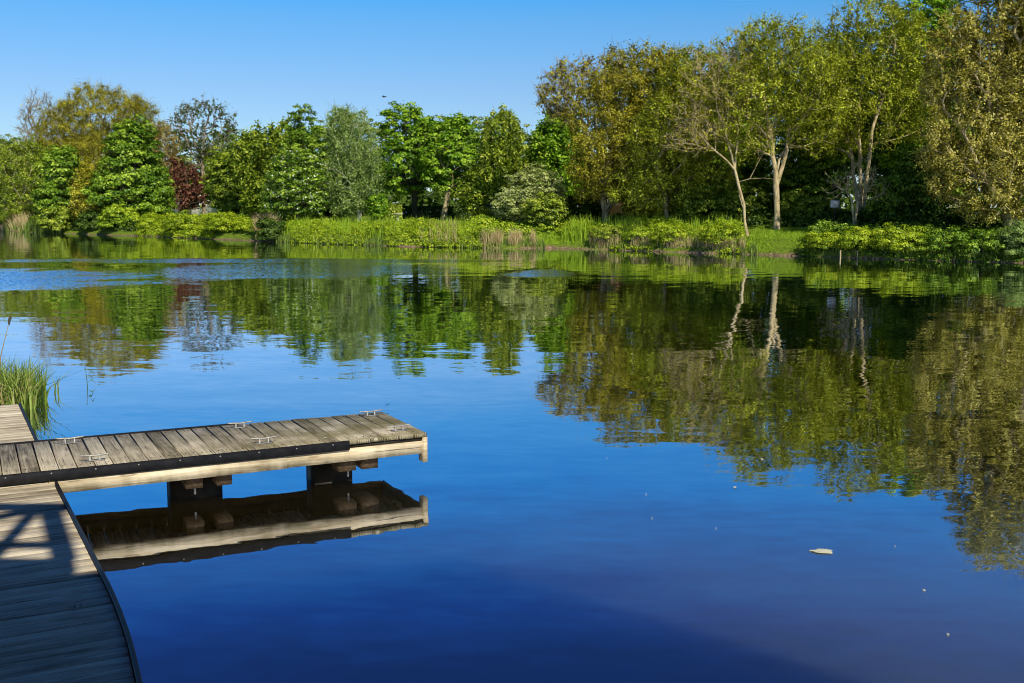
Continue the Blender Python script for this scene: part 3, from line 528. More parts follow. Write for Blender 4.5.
tree('shrub', 'dark rounded evergreen bush left of the pale leaning trunk by the brick house', 'shrub', 582, 92, [(582, 212, 22, 16)], 'dense', 'leaf_dark', 'bark_dark', 142, n=110, nleaf=9000, size=.13, spread=.55, r_base=.1, parts=SHR)
tree('shrub', 'green bush below the dark evergreen left of the white birch', 'shrub', 712, 82, [(705, 203, 38, 22), (738, 200, 26, 22)], 'dense', 'leaf_mid', 'bark_dark', 143, n=260, nleaf=14000, size=.12, spread=.5, r_base=.1, parts=SHR)
tree('shrub', 'olive scrub bush under the big bronze tree', 'shrub', 655, 84, [(650, 205, 30, 18), (676, 198, 24, 22)], 'sparse', 'leaf_olive', 'bark_olive', 144, n=360, nleaf=14000, size=.10, spread=.6, twigs=2, r_base=.1, parts=SHR)
tree('bare_tree', 'low tangle of dead grey branches right of the white board', 'tree', 856, 70, [(850, 182, 22, 14), (870, 190, 20, 14), (838, 190, 14, 10), (862, 170, 16, 12)], 'sparse', 'leaf_bud', 'bark_olive', 145, stems=[[(852, 200, 0), (846, 190, 0), (862, 178, 0), (878, 168, 0)], [(858, 200, 0), (872, 186, .3), (884, 182, .3)]], n=110, nleaf=200, size=.08, spread=.6, twigs=1, r_base=.11)
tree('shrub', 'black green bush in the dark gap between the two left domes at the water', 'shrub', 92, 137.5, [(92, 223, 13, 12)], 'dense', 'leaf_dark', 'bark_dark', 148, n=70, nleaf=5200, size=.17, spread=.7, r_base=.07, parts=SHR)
tree('shrub', 'fresh green bush under the trees at the top right corner of the lawn', 'shrub', 812, 79, [(812, 210, 24, 13), (795, 205, 14, 14)], 'dense', 'leaf_mid', 'bark_dark', 149, n=120, nleaf=8000, size=.13, spread=.55, r_base=.08, parts=SHR)
tree('shrub', 'black leaves standing for the shaded hollow under the overhang right of the straw reeds', 'shrub', 272, 101, [(270, 231, 13, 13)], 'dense', 'leaf_dark', 'bark_dark', 146, n=70, nleaf=5200, size=.14, spread=.6, r_base=.07, parts=SHR)  # near-black leaf colour fills in for the shade below the overhang
tree('evergreen_tree', 'dark bushy evergreen under the feathery birch', 'tree', 335, 110, [(335, 200, 26, 22), (318, 205, 20, 18)], 'dense', 'leaf_dark', 'bark_dark', 147, n=160, nleaf=9000, size=.16, spread=.7, r_base=.15)
# dark trees farther back that close the gaps
for i, (bx, Y, lb, lf, lab) in enumerate([
    (30, 205, [(14, 172, 36, 34), (40, 185, 36, 30)], 'leaf_mid', 'dim backdrop tree behind the loose thicket at far left'),
    (150, 200, [(160, 165, 42, 36), (200, 175, 34, 34)], 'leaf_mid', 'dim backdrop tree behind the broad green dome'),
    (232, 178, [(236, 160, 36, 32), (215, 180, 34, 26)], 'leaf_mid', 'dim backdrop tree behind the small tree right of the copper one'),
    (340, 150, [(362, 150, 34, 38), (325, 165, 40, 42)], 'leaf_mid', 'dim backdrop tree behind the feathery birch'),
    (480, 150, [(432, 148, 34, 32), (476, 150, 32, 32), (470, 175, 45, 30)], 'leaf_mid', 'dim backdrop tree behind the round bright green one'),
    (560, 140, [(530, 158, 36, 34), (552, 178, 40, 34)], 'leaf_mid', 'dim backdrop tree behind the silvery pale bush'),
    (650, 118, [(655, 118, 62, 62), (690, 150, 46, 55)], 'leaf_dark', 'dim backdrop tree behind the bronze olive one'),
    (745, 112, [(762, 118, 52, 66), (735, 130, 40, 60)], 'leaf_dark', 'dim backdrop tree between the birch and the stout pale trunk'),
    (890, 106, [(880, 95, 60, 74), (905, 160, 40, 50)], 'leaf_dark', 'dim backdrop tree behind the bright leafy one on the right'),
    (985, 98, [(985, 95, 56, 84), (975, 150, 50, 70)], 'leaf_dark', 'dim backdrop tree behind the huge dusty one at the right edge'),
    (1075, 84, [(1050, 100, 44, 100)], 'leaf_dark', 'dim backdrop tree just inside the right edge of the photo')]):
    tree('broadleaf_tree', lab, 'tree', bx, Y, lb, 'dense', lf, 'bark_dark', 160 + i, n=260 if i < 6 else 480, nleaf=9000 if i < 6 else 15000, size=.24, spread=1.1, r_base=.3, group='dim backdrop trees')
# shrubs along the water on the right
for i, (bx, off, lb, lf, nl, sz, lab) in enumerate([
    (822, .7, [(824, 245, 21, 13)], 'leaf_lime', 5200, .10, 'low yellow green shrub at the right end of the lawn'),
    (862, .7, [(862, 244, 25, 16)], 'leaf_lime', 6800, .10, 'lime green shrub below the dead branch tangle'),
    (902, .7, [(902, 243, 26, 18)], 'leaf_lime', 6800, .10, 'lime green shrub below the bright leafy tree on the right'),
    (944, .7, [(944, 246, 26, 17)], 'leaf_sycamore', 6000, .10, 'mid green shrub at the water, left of the right edge pair'),
    (984, .7, [(985, 247, 26, 18)], 'leaf_sycamore', 6000, .10, 'dark green waterside shrub under the huge dusty tree'),
    (1024, .7, [(1026, 244, 28, 24)], 'leaf_willow', 6500, .10, 'grey green waterside shrub cut by the right edge'),
    (676, 1.6, [(674, 236, 24, 13)], 'leaf_lime', 5200, .10, 'bright green bramble bush left of the birch foot'),
    (722, 1.4, [(720, 236, 24, 14)], 'leaf_lime', 5600, .10, 'bright green bramble bush at the birch foot'),
    (612, 1.8, [(612, 236, 22, 11)], 'leaf_mid', 5000, .10, 'low green bush at the water below the brick house'),
    (640, 1.8, [(640, 239, 18, 10)], 'leaf_bramble', 4200, .10, 'low bright bush right of the one below the brick house'),
    (490, 1.8, [(488, 236, 14, 10)], 'leaf_bramble', 4000, .11, 'small bright bush right of the green bank strip'),
    (150, 2.2, [(153, 225, 15, 10)], 'leaf_lime', 4200, .16, 'lime bush, left in the clipped looking row right of the green dome'),
    (185, 2.2, [(184, 224, 22, 11)], 'leaf_lime', 5600, .16, 'lime bush, middle in the clipped looking row below the copper tree'),
    (226, 2.4, [(228, 225, 24, 11)], 'leaf_lime', 6200, .15, 'lime bush, right in the clipped looking row above the bare earth')]):
    x_ = (bx - CX) / 1077. * 100; 
    for _ in range(12): Yb = shore(x_) + off; x_ = (bx - CX) / 1077. * Yb
    tree('shrub', lab, 'shrub', bx, Yb, lb, 'dense', lf, 'bark_dark', 200 + i, n=90, nleaf=nl, size=sz * .85, spread=.46 if sz < .13 else .75, r_base=.06, parts=SHR, group='shrubs at the waterline')

# ------------------------------------------------------------------ ground cover (stuff)
def px_x(px, off):
    x_ = (px - CX) / 1077. * 100
    for _ in range(14): x_ = (px - CX) / 1077. * (shore(x_) + off)
    return x_
def cover(name, label, cat, px0, px1, d0, d1, h0, h1, leaf, n, per, size, rad, seed, breaks=()):
    size *= .75; per = int(per * 1.5)
    rng = np.random.default_rng(seed)
    x0, x1 = px_x(px0, d0), px_x(px1, d0)
    d = rng.uniform(d0, d1, n); x = rng.uniform(x0, x1, n) + d * (px0 + px1 - 1024) / 2154.; y = shore(x) + d
    hh = np.interp(d, [d0, d0 + (d1 - d0) * .45, d1], [h0, h1, h1]) * (.75 + .35 * np.sin(x * .9 + seed) * np.sin(x * .37 + 1)) * rng.uniform(.3, 1.05, n)
    ppx = CX + 1077. * x / y; ok = np.ones(n, bool)
    for b0, b1, dd in breaks: ok &= ~((ppx > b0) & (ppx < b1) & (d < dd))
    ok &= np.sin(x * 1.7 + seed) + np.sin(x * .61 + 2 * seed) + .8 * np.sin(y * 1.1) > -1.55 + .0 * x
    x, y, hh = x[ok], y[ok], hh[ok]; n = len(x)
    c = np.stack([x, y, gz(x, y) + hh], 1); k = np.repeat(np.arange(n), per); u = unit(rng.normal(size=(n * per, 3))); u[:, 2] = np.where(u[:, 2] < -.3, -u[:, 2], u[:, 2])
    lp = c[k] + u * (rng.uniform(.5, 1.1, n * per) * rng.uniform(.6, 1.3, n)[k] * rad)[:, None] * [1, 1, .7]
    nr = unit(u + [0, -.1, .3] + rng.normal(0, .4, u.shape)); ok = lp[:, 2] > .02
    v, q = leaves(rng, lp[ok], nr[ok], size); o = mesh_obj(name, v, q, M[leaf], attr=rng.uniform(0, 1, n)[k][ok])
    return tag(o, label, cat, kind='stuff')
def blades(name, label, cat, px0, px1, d0, d1, hmin, hmax, mat, n, wid, seed, lean=.18, kind='stuff', clump=0, breaks=()):
    rng = np.random.default_rng(seed); x0, x1 = px_x(px0, d0), px_x(px1, d0)
    d = rng.uniform(d0, d1, n); x = rng.uniform(x0, x1, n)
    if clump: x = x0 + (x1 - x0) * np.clip(rng.choice(rng.uniform(0, 1, clump), n) + rng.normal(0, .03, n), 0, 1)
    x = x + d * (px0 + px1 - 1024) / 2154.; y = shore(x) + d
    ppx = CX + 1077. * x / y; ok = np.ones(n, bool)
    for b0, b1 in breaks: ok &= ~((ppx > b0) & (ppx < b1))
    x, y = x[ok], y[ok]
    b = np.stack([x, y, np.maximum(gz(x, y), -.05) - .03], 1)
    return blade_mesh(rng, name, b, hmin, hmax, mat, wid, lean, label, cat, kind)
def blade_mesh(rng, name, b, hmin, hmax, mat, wid, lean, label=None, cat=None, kind=None, parent=None, bend=.5):
    n = len(b); h = rng.uniform(hmin, hmax, n); az = rng.uniform(0, 6.283, n); dv = np.stack([np.cos(az), np.sin(az), 0 * az], 1); le = np.abs(rng.normal(0, lean, n))
    az2 = rng.uniform(0, 6.283, n); s = np.stack([np.cos(az2), np.sin(az2), 0 * az2], 1) * wid
    m_ = b + dv * (h * le * .4)[:, None] + np.stack([0*h, 0*h, h * .55], 1); t = b + dv * (h * le * (1 + bend))[:, None] + np.stack([0*h, 0*h, h], 1)
    V = np.stack([b - s, b + s, m_ - s * .8, m_ + s * .8, t - s * .12, t + s * .12], 1).reshape(-1, 3); o_ = np.arange(n)[:, None] * 6
    Q = np.concatenate([o_ + [0, 1, 3, 2], o_ + [2, 3, 5, 4]]); tn = rng.uniform(0, 1, n)
    o = mesh_obj(name, V, Q, M[mat], parent, attr=np.concatenate([tn, tn]))
    return tag(o, label, cat, kind=kind) if parent is None else o
cover('bank_undergrowth', 'yellow green nettles and brambles covering the bank below the hedge', 'undergrowth', 284, 480, -.1, 5.0, .15, .85, 'leaf_lime', 2300, 26, .095, .31, 301, breaks=((284, 292, 2),))
cover('bank_undergrowth', 'bright green undergrowth under the lime shrub row at the left', 'undergrowth', 136, 262, -.1, 5, .25, 1.3, 'leaf_lime', 1000, 24, .13, .40, 302, breaks=((212, 258, 1.6),))
cover('bank_undergrowth', 'mixed green undergrowth spilling to the water between pale bush and birch', 'undergrowth', 556, 752, -.05, 6, .15, .9, 'leaf_lime', 2000, 26, .085, .28, 303, breaks=((556, 592, 2.5), (598, 612, 1.0), (655, 690, .5), (742, 752, 9)))
cover('bank_undergrowth', 'green undergrowth along the right waterline below the shrubs', 'undergrowth', 800, 1090, -.1, 5, .10, .85, 'leaf_sycamore', 1900, 26, .085, .26, 304, breaks=((838, 858, .8),))
cover('bank_undergrowth', 'low green undergrowth at the foot of the far left trees', 'undergrowth', -80, 140, 1.0, 4, .3, 1.0, 'leaf_dark', 380, 22, .2, .5, 305)
cover('bank_undergrowth', 'green undergrowth below the dark shaggy tree and the silvery bush', 'undergrowth', 470, 560, 2.5, 8, .3, .9, 'leaf_bramble', 330, 24, .12, .4, 306)
cover('woodland_floor', 'shadowy ivy and scrub on the floor of the right wood', 'undergrowth', 570, 1060, 8, 20, .3, 1.3, 'leaf_dark', 900, 22, .15, .5, 307)
blades('dry_reeds', 'straw coloured dry reeds at the far left waterline', 'reeds', -20, 24, -.2, 2.0, 1.2, 2.6, 'blade_straw', 1500, .03, 311)
blades('dry_reeds', 'straw coloured dry reeds between the lime bush row and the dark water gap', 'reeds', 255, 276, .2, 2.0, 1.2, 2.4, 'blade_straw', 800, .025, 312)
blades('dry_reeds', 'dry grass in front of the silvery pale bush', 'reeds', 478, 540, .0, 1.2, .5, 1.3, 'blade_straw', 1100, .016, 313, clump=9)
blades('dry_reeds', 'dry stalks under the bramble bushes by the birch', 'reeds', 590, 745, .0, .8, .4, 1.1, 'blade_straw', 1500, .014, 314, clump=14)
blades('dry_reeds', 'dry stalks along the strip of nettles below the hedge', 'reeds', 420, 475, .0, 4, .5, 1.3, 'blade_straw', 500, .016, 315, clump=7)
blades('bank_grass', 'fresh green grass at the waterline below the dry stalks', 'grass', 270, 760, -.15, .8, .25, .7, 'blade_green', 5200, .018, 316, breaks=((545, 592), (598, 610), (655, 690)))
blades('bank_grass', 'green reeds growing in front of the straw reeds far left', 'grass', 2, 60, -.3, .8, .7, 1.6, 'blade_green', 1300, .03, 317)
blades('bank_grass', 'tall nettle stalks standing above the strip below the hedge', 'grass', 284, 480, 1.0, 5.5, .7, 1.35, 'blade_lawn', 2600, .022, 322)
blades('bank_grass', 'tall nettle stalks standing above the undergrowth from pale bush to birch', 'grass', 560, 745, 1.0, 6, .6, 1.5, 'blade_lawn', 2600, .018, 323, clump=24)
blades('lawn_grass', 'sunlit lawn sloping to the water beside the birch', 'grass', 745, 815, .2, 11, .06, .2, 'blade_lawn', 16000, .016, 318, lean=.4)
blades('lawn_grass', 'sunlit grass patch by the sandy landing below the silvery bush', 'grass', 530, 580, .6, 5, .08, .28, 'blade_lawn', 5000, .016, 319, lean=.4)
blades('bank_grass', 'thin dark reeds at the right waterline', 'grass', 800, 1060, -.2, .5, .2, .7, 'blade_green', 1200, .014, 320)

rngw = np.random.default_rng(77); nw = 4200
xw = rngw.uniform(-330, 330, nw); yw = shore(xw) + rngw.uniform(75, 150, nw); cw = np.stack([xw, yw, gz(xw, yw) + rngw.uniform(.0, 1, nw) * (9.5 + 2 * np.sin(xw * .11) + 1.5 * np.sin(xw * .31))], 1); kw = np.repeat(np.arange(nw), 26)
uw = unit(rngw.normal(size=(nw * 26, 3))); uw[:, 2] = np.abs(uw[:, 2]) - .2
vw, qw = leaves(rngw, cw[kw] + uw * rngw.uniform(.5, 1.1, (nw * 26, 1)) * [2.2, 2.2, 1.5], unit(uw + [0, -.2, .2] + rngw.normal(0, .4, uw.shape)), .55)
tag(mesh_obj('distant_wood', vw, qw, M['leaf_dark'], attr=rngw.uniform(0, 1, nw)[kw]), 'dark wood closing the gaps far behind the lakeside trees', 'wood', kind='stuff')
# ------------------------------------------------------------------ things on the far bank
# clipped hedge
def hedge(label, px0, px1, Y, top, seed, leaf, mat_top):
    rng = np.random.default_rng(seed); a, b = P(px0, 215, Y)[0], P(px1, 215, Y)[0]; z0 = float(gz(a, Y)); z1 = P(px0, top, Y)[2]
    root = empty('clipped_hedge', ((a + b) / 2, Y, z0), label, 'hedge')
    n = 9000; f = rng.integers(0, 3, n); x = rng.uniform(a, b, n); y = Y + rng.uniform(-.7, .7, n); z = rng.uniform(z0, z1, n)
    y = np.where(f == 0, Y - .7, y); z = np.where(f == 1, z1, z); nr = np.where((f == 0)[:, None], [[0, -1, .2]], np.where((f == 1)[:, None], [[0, 0, 1.]], [[0, 0, .5]]))
    p = np.stack([x, y, z], 1) + rng.normal(0, .09, (n, 3)); nr = unit(nr + rng.normal(0, .35, (n, 3)))
    v, q = leaves(rng, p, nr, .11); mesh_obj('foliage', v, q, M[leaf], root, attr=rng.uniform(0, 1, n))
    for k in range(5): xx = a + (b - a) * (k + .5) / 5; MB().tube([(xx, Y, z0 - .1), (xx + .05, Y, z0 + .6), (xx - .04, Y + .1, z1 - .3)], [.05, .04, .02], 6).build('stem', M['bark_dark'], root)
hedge('dark clipped hedge behind the two bright green trees', 400, 472, 124, 207.5, 401, 'leaf_dark', None)  # shade of the trees put into the darker leaf colour
hedge('olive lit clipped hedge beside the round white table', 384, 401, 118, 206, 402, 'leaf_mid', None)
# round table
p = G(398, 221, 1.15); Yt = 108.0; px_ = P(398, 213.6, Yt); zg = float(gz(px_[0], Yt))
t = empty('garden_table', (px_[0], Yt, zg), 'round white table beside the clipped hedge', 'table')
ht = px_[2] - zg
m = MB(); m.tube([(0, 0, ht - .06), (0, 0, ht)], .5, 24); m.build('table_top', M['white'], t, local=True)
MB().tube([(0, 0, 0), (0, 0, .2), (0, 0, ht - .06)], [.09, .06, .05], 10).build('pedestal', M['white'], t, local=True)
MB().tube([(0, 0, 0), (0, 0, .05)], .26, 16).build('foot', M['white'], t, local=True)
# cars
def car(label, px, Y, rz, paint):
    x = P(px, 205, Y)[0]; z = float(gz(x, Y)); r = empty('parked_car', (x, Y, z), label, 'car', 'cars parked behind the hedge', R(rz))
    prof = [(-2.1, .35), (-2.15, .62), (-2.05, .84), (-1.2, .92), (-.55, 1.36), (.75, 1.42), (1.65, 1.0), (2.08, .92), (2.15, .6), (2.1, .35)]
    m = MB(); n = len(prof)
    rings = []
    for w_, ins in ((-.84, .0), (-.80, .0), (.80, .0), (.84, .0)):
        rings.append([(x_ * (.985 if abs(w_) > .82 else 1), w_ * (1 if z_ < .95 else .82), z_) for x_, z_ in prof])
    V = [q for rg in rings for q in rg]; Fs = [(i * n + k, i * n + (k + 1) % n, (i + 1) * n + (k + 1) % n, (i + 1) * n + k) for i in range(3) for k in range(n)] + [tuple(range(n))[::-1], tuple(3 * n + k for k in range(n))]
    m.add(V, Fs).build('body', M[paint], r, local=True)
    for s in (-1, 1):
        MB().add([(-1.05, s * .80, .96), (1.5, s * .80, 1.02), (.72, s * .715, 1.34), (-.5, s * .715, 1.30)], [(0, 1, 2, 3) if s < 0 else (3, 2, 1, 0)]).build('side_window', M['glass'], r, local=True)
    MB().add([(-1.19, -.66, .945), (-1.19, .66, .945), (-.6, .6, 1.345), (-.6, -.6, 1.345)], [(0, 3, 2, 1)]).build('windscreen', M['glass'], r, local=True)
    for sx in (-1.3, 1.3):
        for s in (-1, 1):
            wh = MB().tube([(sx, s * .68, .31), (sx, s * .87, .31)], .31, 18).build('wheel', M['tyre'], r, local=True)
            rim = MB().tube([(sx, s * .86, .31), (sx, s * .885, .31)], .18, 12).build('rim', M['galv'], wh, local=True)
car('dark blue parked car glimpsed above the olive lit hedge', 392, 140, 8, 'car_blue')
car('white parked car glimpsed between the two bright green trees', 426, 138, -6, 'car_white')
# houses
def house(name, label, px0, px1, Y, eave, ridge, wall, seed, rz=0.0, wins=((.3, .5), (.7, .5))):
    a, b = P(px0, eave, Y), P(px1, eave, Y); z0 = float(gz(a[0], Y)); W = b[0] - a[0]; dp = 7.0; ze = a[2] - z0; zr = P(px0, ridge, Y + dp / 2)[2] - z0
    r = empty(name, ((a[0] + b[0]) / 2, Y, z0), label, 'house', rz=rz)
    m = MB(); m.prism([(0, -.2), (dp, -.2), (dp, ze), (dp / 2, zr - .05), (0, ze)], -W / 2, W / 2); m.build('wall', M[wall], r, local=True)
    m = MB(); e = .35
    for s in (0, 1):
        y0, y1 = (-e, dp / 2) if s == 0 else (dp + e, dp / 2); z_e = ze - e * (zr - ze) / (dp / 2)
        m.add([(-W/2-.3, y0, z_e), (W/2+.3, y0, z_e), (W/2+.3, y1, zr), (-W/2-.3, y1, zr), (-W/2-.3, y0, z_e+.16), (W/2+.3, y0, z_e+.16), (W/2+.3, y1, zr+.16), (-W/2-.3, y1, zr+.16)], [(0,1,2,3),(4,7,6,5),(0,4,5,1),(3,2,6,7),(0,3,7,4),(1,5,6,2)])
    rf = m.build('roof', M['rooftile'], r, local=True)
    MB().box((W*.2, dp/2-.35, zr-.4), (W*.2+.7, dp/2+.35, zr+1.0)).build('chimney', M['brick'], rf, local=True)
    for u, v in wins:
        x = -W/2 + W*u; z = ze*v
        f = MB().box((x-.6, -.06, z-.6), (x+.6, .0, z-.52)).box((x-.6, -.06, z+.52), (x+.6, 0, z+.6)).box((x-.6, -.06, z-.515), (x-.52, 0, z+.515)).box((x+.52, -.06, z-.515), (x+.6, 0, z+.515)).box((x-.03, -.05, z-.515), (x+.03, 0, z+.515)).build('window', M['white'], r, local=True)
        MB().box((x-.515, -.03, z-.515), (x+.515, -.012, z+.515)).build('pane', M['glass'], f, local=True)
house('brick_house', 'orange brick house showing behind the bronze olive tree', 598, 646, 122, 180, 158, 'brick', 1)
house('white_house', 'white rendered house glimpsed behind the copper red tree', 172, 206, 200, 192, 182, 'white', 2, wins=((.3, .5), (.7, .5)))
# white board
Yb = 73.0; p = P(835, 204, Yb); zg = float(gz(p[0], Yb))
s_ = empty('notice_board', (p[0], Yb, zg), 'small blank white board on a post left of the dead branches', 'sign')
h_ = p[2] - zg
MB().box((-.30, -.02, h_ - .24), (.30, .02, h_ + .24), bev=.01).build('panel', M['white'], s_, local=True)
MB().box((-.04, .022, -.1), (.04, .09, h_ + .2)).build('post', M['bark_dark'], s_, local=True)
# mooring stakes in the water on the right
for i, (px, py, lab) in enumerate([(839, 258, 'pale stake in the water below the lime shrub, left one of two'), (856, 258, 'pale stake in the water below the lime shrub, right one of two')]):
    g = G(px, py); o = MB().tube([(g[0], g[1] - .2, -.4), (g[0] + .02, g[1] - .2, .2), (g[0] + .01, g[1] - .2, .48)], [.05, .05, .045], 8).build('stake', M['bark_pale'])
    tag(o, lab, 'stake', 'stakes at the right waterline')
# bird
bp_ = P(384, 97, 70); b_ = empty('flying_bird', bp_, 'tiny dark bird flying in the sky above the feathery birch', 'bird')
MB().tube([(-.17, 0, 0), (-.1, 0, .01), (0, 0, .012), (.09, 0, .012), (.15, 0, .02), (.19, 0, .012)], [.006, .028, .04, .034, .022, .004], 8).build('body', M['bird'], b_, smooth=True, local=True)
for s in (-1, 1):
    MB().add([(.06, s*.03, .02), (-.05, s*.03, .02), (-.08, s*.2, .06), (-.10, s*.36, .045), (.03, s*.2, .07)], [(0, 1, 2, 4), (4, 2, 3)]).build('wing', M['bird'], b_, local=True)

# ------------------------------------------------------------------ jetty
TH = R(27); u_ = np.array([math.cos(TH), math.sin(TH), 0]); w_ = np.array([-math.sin(TH), math.cos(TH), 0])
ZD = .486; ZW = .37
E0 = G(426.5, 432.3, ZD)                                   # outer near corner of the finger jetty
WID = 1.28; LEN = 12.0
jet = empty('finger_jetty', (E0[0], E0[1], 0), 'long timber finger jetty with grey cross planks reaching into the lake', 'jetty', rz=TH)
# local frame: x along the jetty (0 at the outer end, negative to the shore), y across (0 near edge)
m = MB(); x = 0.0; rj = np.random.default_rng(9)
while x > -LEN:
    bw = .146; yo = rj.normal(0, .003)
    m.box((x - bw, -.024 + yo, ZD - .04), (x - .008, WID + yo, ZD + rj.normal(0, .0018)), bev=.005); x -= bw + .004
m.build('deck_boards', M['deck_grey'], jet, local=True)
for xa, xb, zo in ((-LEN, -3.55, .0), (-3.545, -1.45, .006), (-1.445, -.055, .018)):
    MB().box((xa, -.03 + zo * .5, ZD - .215 + zo * .4), (xb, .05, ZD - .10 + zo), bev=.006).build('side_beam', M['beam_pale'], jet, local=True)
MB().box((-LEN, WID - .08, ZD - .2), (-.055, WID - .03, ZD - .07)).build('side_beam', M['block_wood'], jet, local=True)
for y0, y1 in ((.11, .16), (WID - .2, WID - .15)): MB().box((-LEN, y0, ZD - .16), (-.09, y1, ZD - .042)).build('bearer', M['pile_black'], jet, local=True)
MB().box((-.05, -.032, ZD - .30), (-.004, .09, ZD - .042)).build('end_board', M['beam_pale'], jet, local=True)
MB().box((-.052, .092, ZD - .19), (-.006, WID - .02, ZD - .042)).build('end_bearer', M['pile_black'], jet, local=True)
m = MB()                                                   # black rubber fender along the near edge
m.prism([(-.050, ZD - .086), (-.034, ZD - .092), (-.0265, ZD - .092), (-.0265, ZD - .002), (-.036, ZD + .004), (-.050, ZD - .012)], -LEN, -.83)
fd = m.build('fender_strip', M['rubber'], jet, local=True)
for k in range(28): MB().tube([(-1.0 - k * .36, -.049, ZD - .022), (-1.0 - k * .36, -.054, ZD - .022)], .0075, 8).build('bolt', M['galv'], fd, local=True)
MB().box((-.825, .0, ZD - .098), (-.056, .03, ZD - .043)).build('shadow_gap_strip', M['pile_black'], jet, local=True)  # black strip standing in for the shadow gap between boards and beam
MB().box((-LEN, WID + .006, ZD - .075), (-1.6, WID + .035, ZD + .012)).build('fender_strip', M['rubber'], jet, local=True)
def to_local(px, py, z):
    q = G(px, py, z) - np.array([E0[0], E0[1], 0]); return float(q @ u_), float(q @ w_)
def along(px, y, z):
    """position along the jetty of a photo column, on the line y across it"""
    lo_, hi_ = -14.0, 2.0
    for _ in range(50):
        mid = (lo_ + hi_) / 2; q = np.array([E0[0], E0[1], 0]) + u_ * mid + w_ * y
        yy = q[1] * ct + (HC - z) * st; c_x = CX + F * q[0] / yy
        if c_x < px: lo_ = mid
        else: hi_ = mid
    return mid
for pa, pb, j1, j2 in ((315, 352, (339, 356), (362, 378)), (172, 222, (186, 203), (217, 232))):
    a_, b_ = along(pa, .3, .2), along(pb, .3, .2)
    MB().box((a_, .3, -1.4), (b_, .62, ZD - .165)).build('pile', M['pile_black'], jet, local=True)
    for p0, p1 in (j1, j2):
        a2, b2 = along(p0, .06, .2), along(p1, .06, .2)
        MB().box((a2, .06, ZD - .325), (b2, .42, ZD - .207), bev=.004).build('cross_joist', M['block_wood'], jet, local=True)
    MB().tube([(along(j1[0] + 9, .14, .1), .14, ZD - .40), (along(j1[0] + 9, .14, .1), .14, ZD - .32)], .011, 6).build('bolt', M['galv'], jet, local=True)
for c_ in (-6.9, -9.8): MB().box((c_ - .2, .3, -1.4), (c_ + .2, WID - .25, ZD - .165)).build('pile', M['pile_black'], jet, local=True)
m = MB(); x = -.075
while x > -LEN:
    for yy in (.09, WID - .09):
        for dx in (-.04, .035): m.tube([(x + dx, yy + .01 * math.sin(37 * x), ZD - .002), (x + dx, yy + .01 * math.sin(37 * x), ZD + .0045)], .0055, 6)
    x -= .15
tag(m.build('deck_screws', M['pile_black'], jet, local=True), kind='stuff')
def cleat(parent, x, y, z, rz=0.0, k=1.0):
    c, s = math.cos(rz), math.sin(rz)
    f = lambda a, b, h: (x + (a * c - b * s) * k, y + (a * s + b * c) * k, z + h * k)
    m = MB()
    for a in (-.042, .042):
        m.tube([f(a, 0, .0), f(a, 0, .010), f(a, 0, .052)], [.018, .010, .009], 8)
    m.tube([f(-.135, 0, .060), f(-.11, 0, .054), f(-.06, 0, .051), f(0, 0, .046), f(.06, 0, .051), f(.11, 0, .054), f(.135, 0, .060)], [.004, .007, .010, .009, .010, .007, .004], 8)
    m.box((x - .085 * k, y - .022 * k, z + .0015), (x + .085 * k, y + .022 * k, z + .006 * k), rz, (x, y))
    return m.build('cleat', M['galv'], parent, smooth=False, local=True)
for px, py in ((70, 443.5), (95, 461), (240, 428), (264, 443.5), (371, 416), (399, 431)):
    lx, ly = to_local(px, py, ZD); ly = min(max(ly, .07), WID - .07); cleat(jet, lx, ly, ZD + .003)
# walkway
edge_px = [(18, 404), (37, 446), (56, 488), (72, 520), (94, 564), (108, 592), (118, 617), (127, 645), (137, 690)]
eg = [G(a, b, ZW) for a, b in edge_px]; o_ = eg[2]
wk = empty('walkway', (o_[0], o_[1], 0), 'broad weathered timber walkway in the lower left corner, half in shadow', 'walkway', rz=TH)
loc = np.array([[(q - o_) @ u_, (q - o_) @ w_] for q in eg])
loc = np.vstack([loc, [loc[-1, 0] - .02, loc[-1, 1] - 6]]); order = np.argsort(loc[:, 1])
ex = lambda y: float(np.interp(y, loc[order, 1], loc[order, 0]))
far_y = loc[0, 1]; jy = float((E0 - o_) @ w_)               # where the finger jetty crosses
m = MB(); y = far_y; rw = np.random.default_rng(12)
while y > -9:
    y0 = y - .140; xa, xb = ex(y0), ex(y); z1 = ZW + rw.normal(0, .0016); l = -3.6
    m.add([(l, y0+.003, ZW-.045), (xa, y0+.003, ZW-.045), (xb, y-.003, ZW-.045), (l, y-.003, ZW-.045), (l, y0+.003, z1-.004), (xa, y0+.003, z1-.004), (xb, y-.003, z1-.004), (l, y-.003, z1-.004),
           (l, y0+.008, z1), (xa-.004, y0+.008, z1), (xb-.004, y-.008, z1), (l, y-.008, z1)],
          [(3,2,1,0),(0,1,5,4),(1,2,6,5),(2,3,7,6),(3,0,4,7),(4,5,9,8),(5,6,10,9),(6,7,11,10),(7,4,8,11),(8,9,10,11)])
    y = y0
m.build('deck_boards', M['deck_walk'], wk, local=True)
ys = np.linspace(far_y, -9, 60)
m = MB(); V = []; 
for yy in ys:
    xx = ex(yy); V += [(xx + .004, yy, ZW - .16), (xx + .03, yy, ZW - .16), (xx + .032, yy, ZW + .010), (xx + .006, yy, ZW + .014)]
Fs = [(4*i+k, 4*i+(k+1) % 4, 4*i+4+(k+1) % 4, 4*i+4+k) for i in range(len(ys)-1) for k in range(4)]
m.add(V, Fs).build('edge_strip', M['rubber'], wk, local=True)
m = MB()
for xx in (-.25, -1.7, -3.3): m.box((xx - .06, -9, ZW - .2), (xx + .06, far_y - .05, ZW - .048))
m.build('bearer', M['pile_black'], wk, local=True)
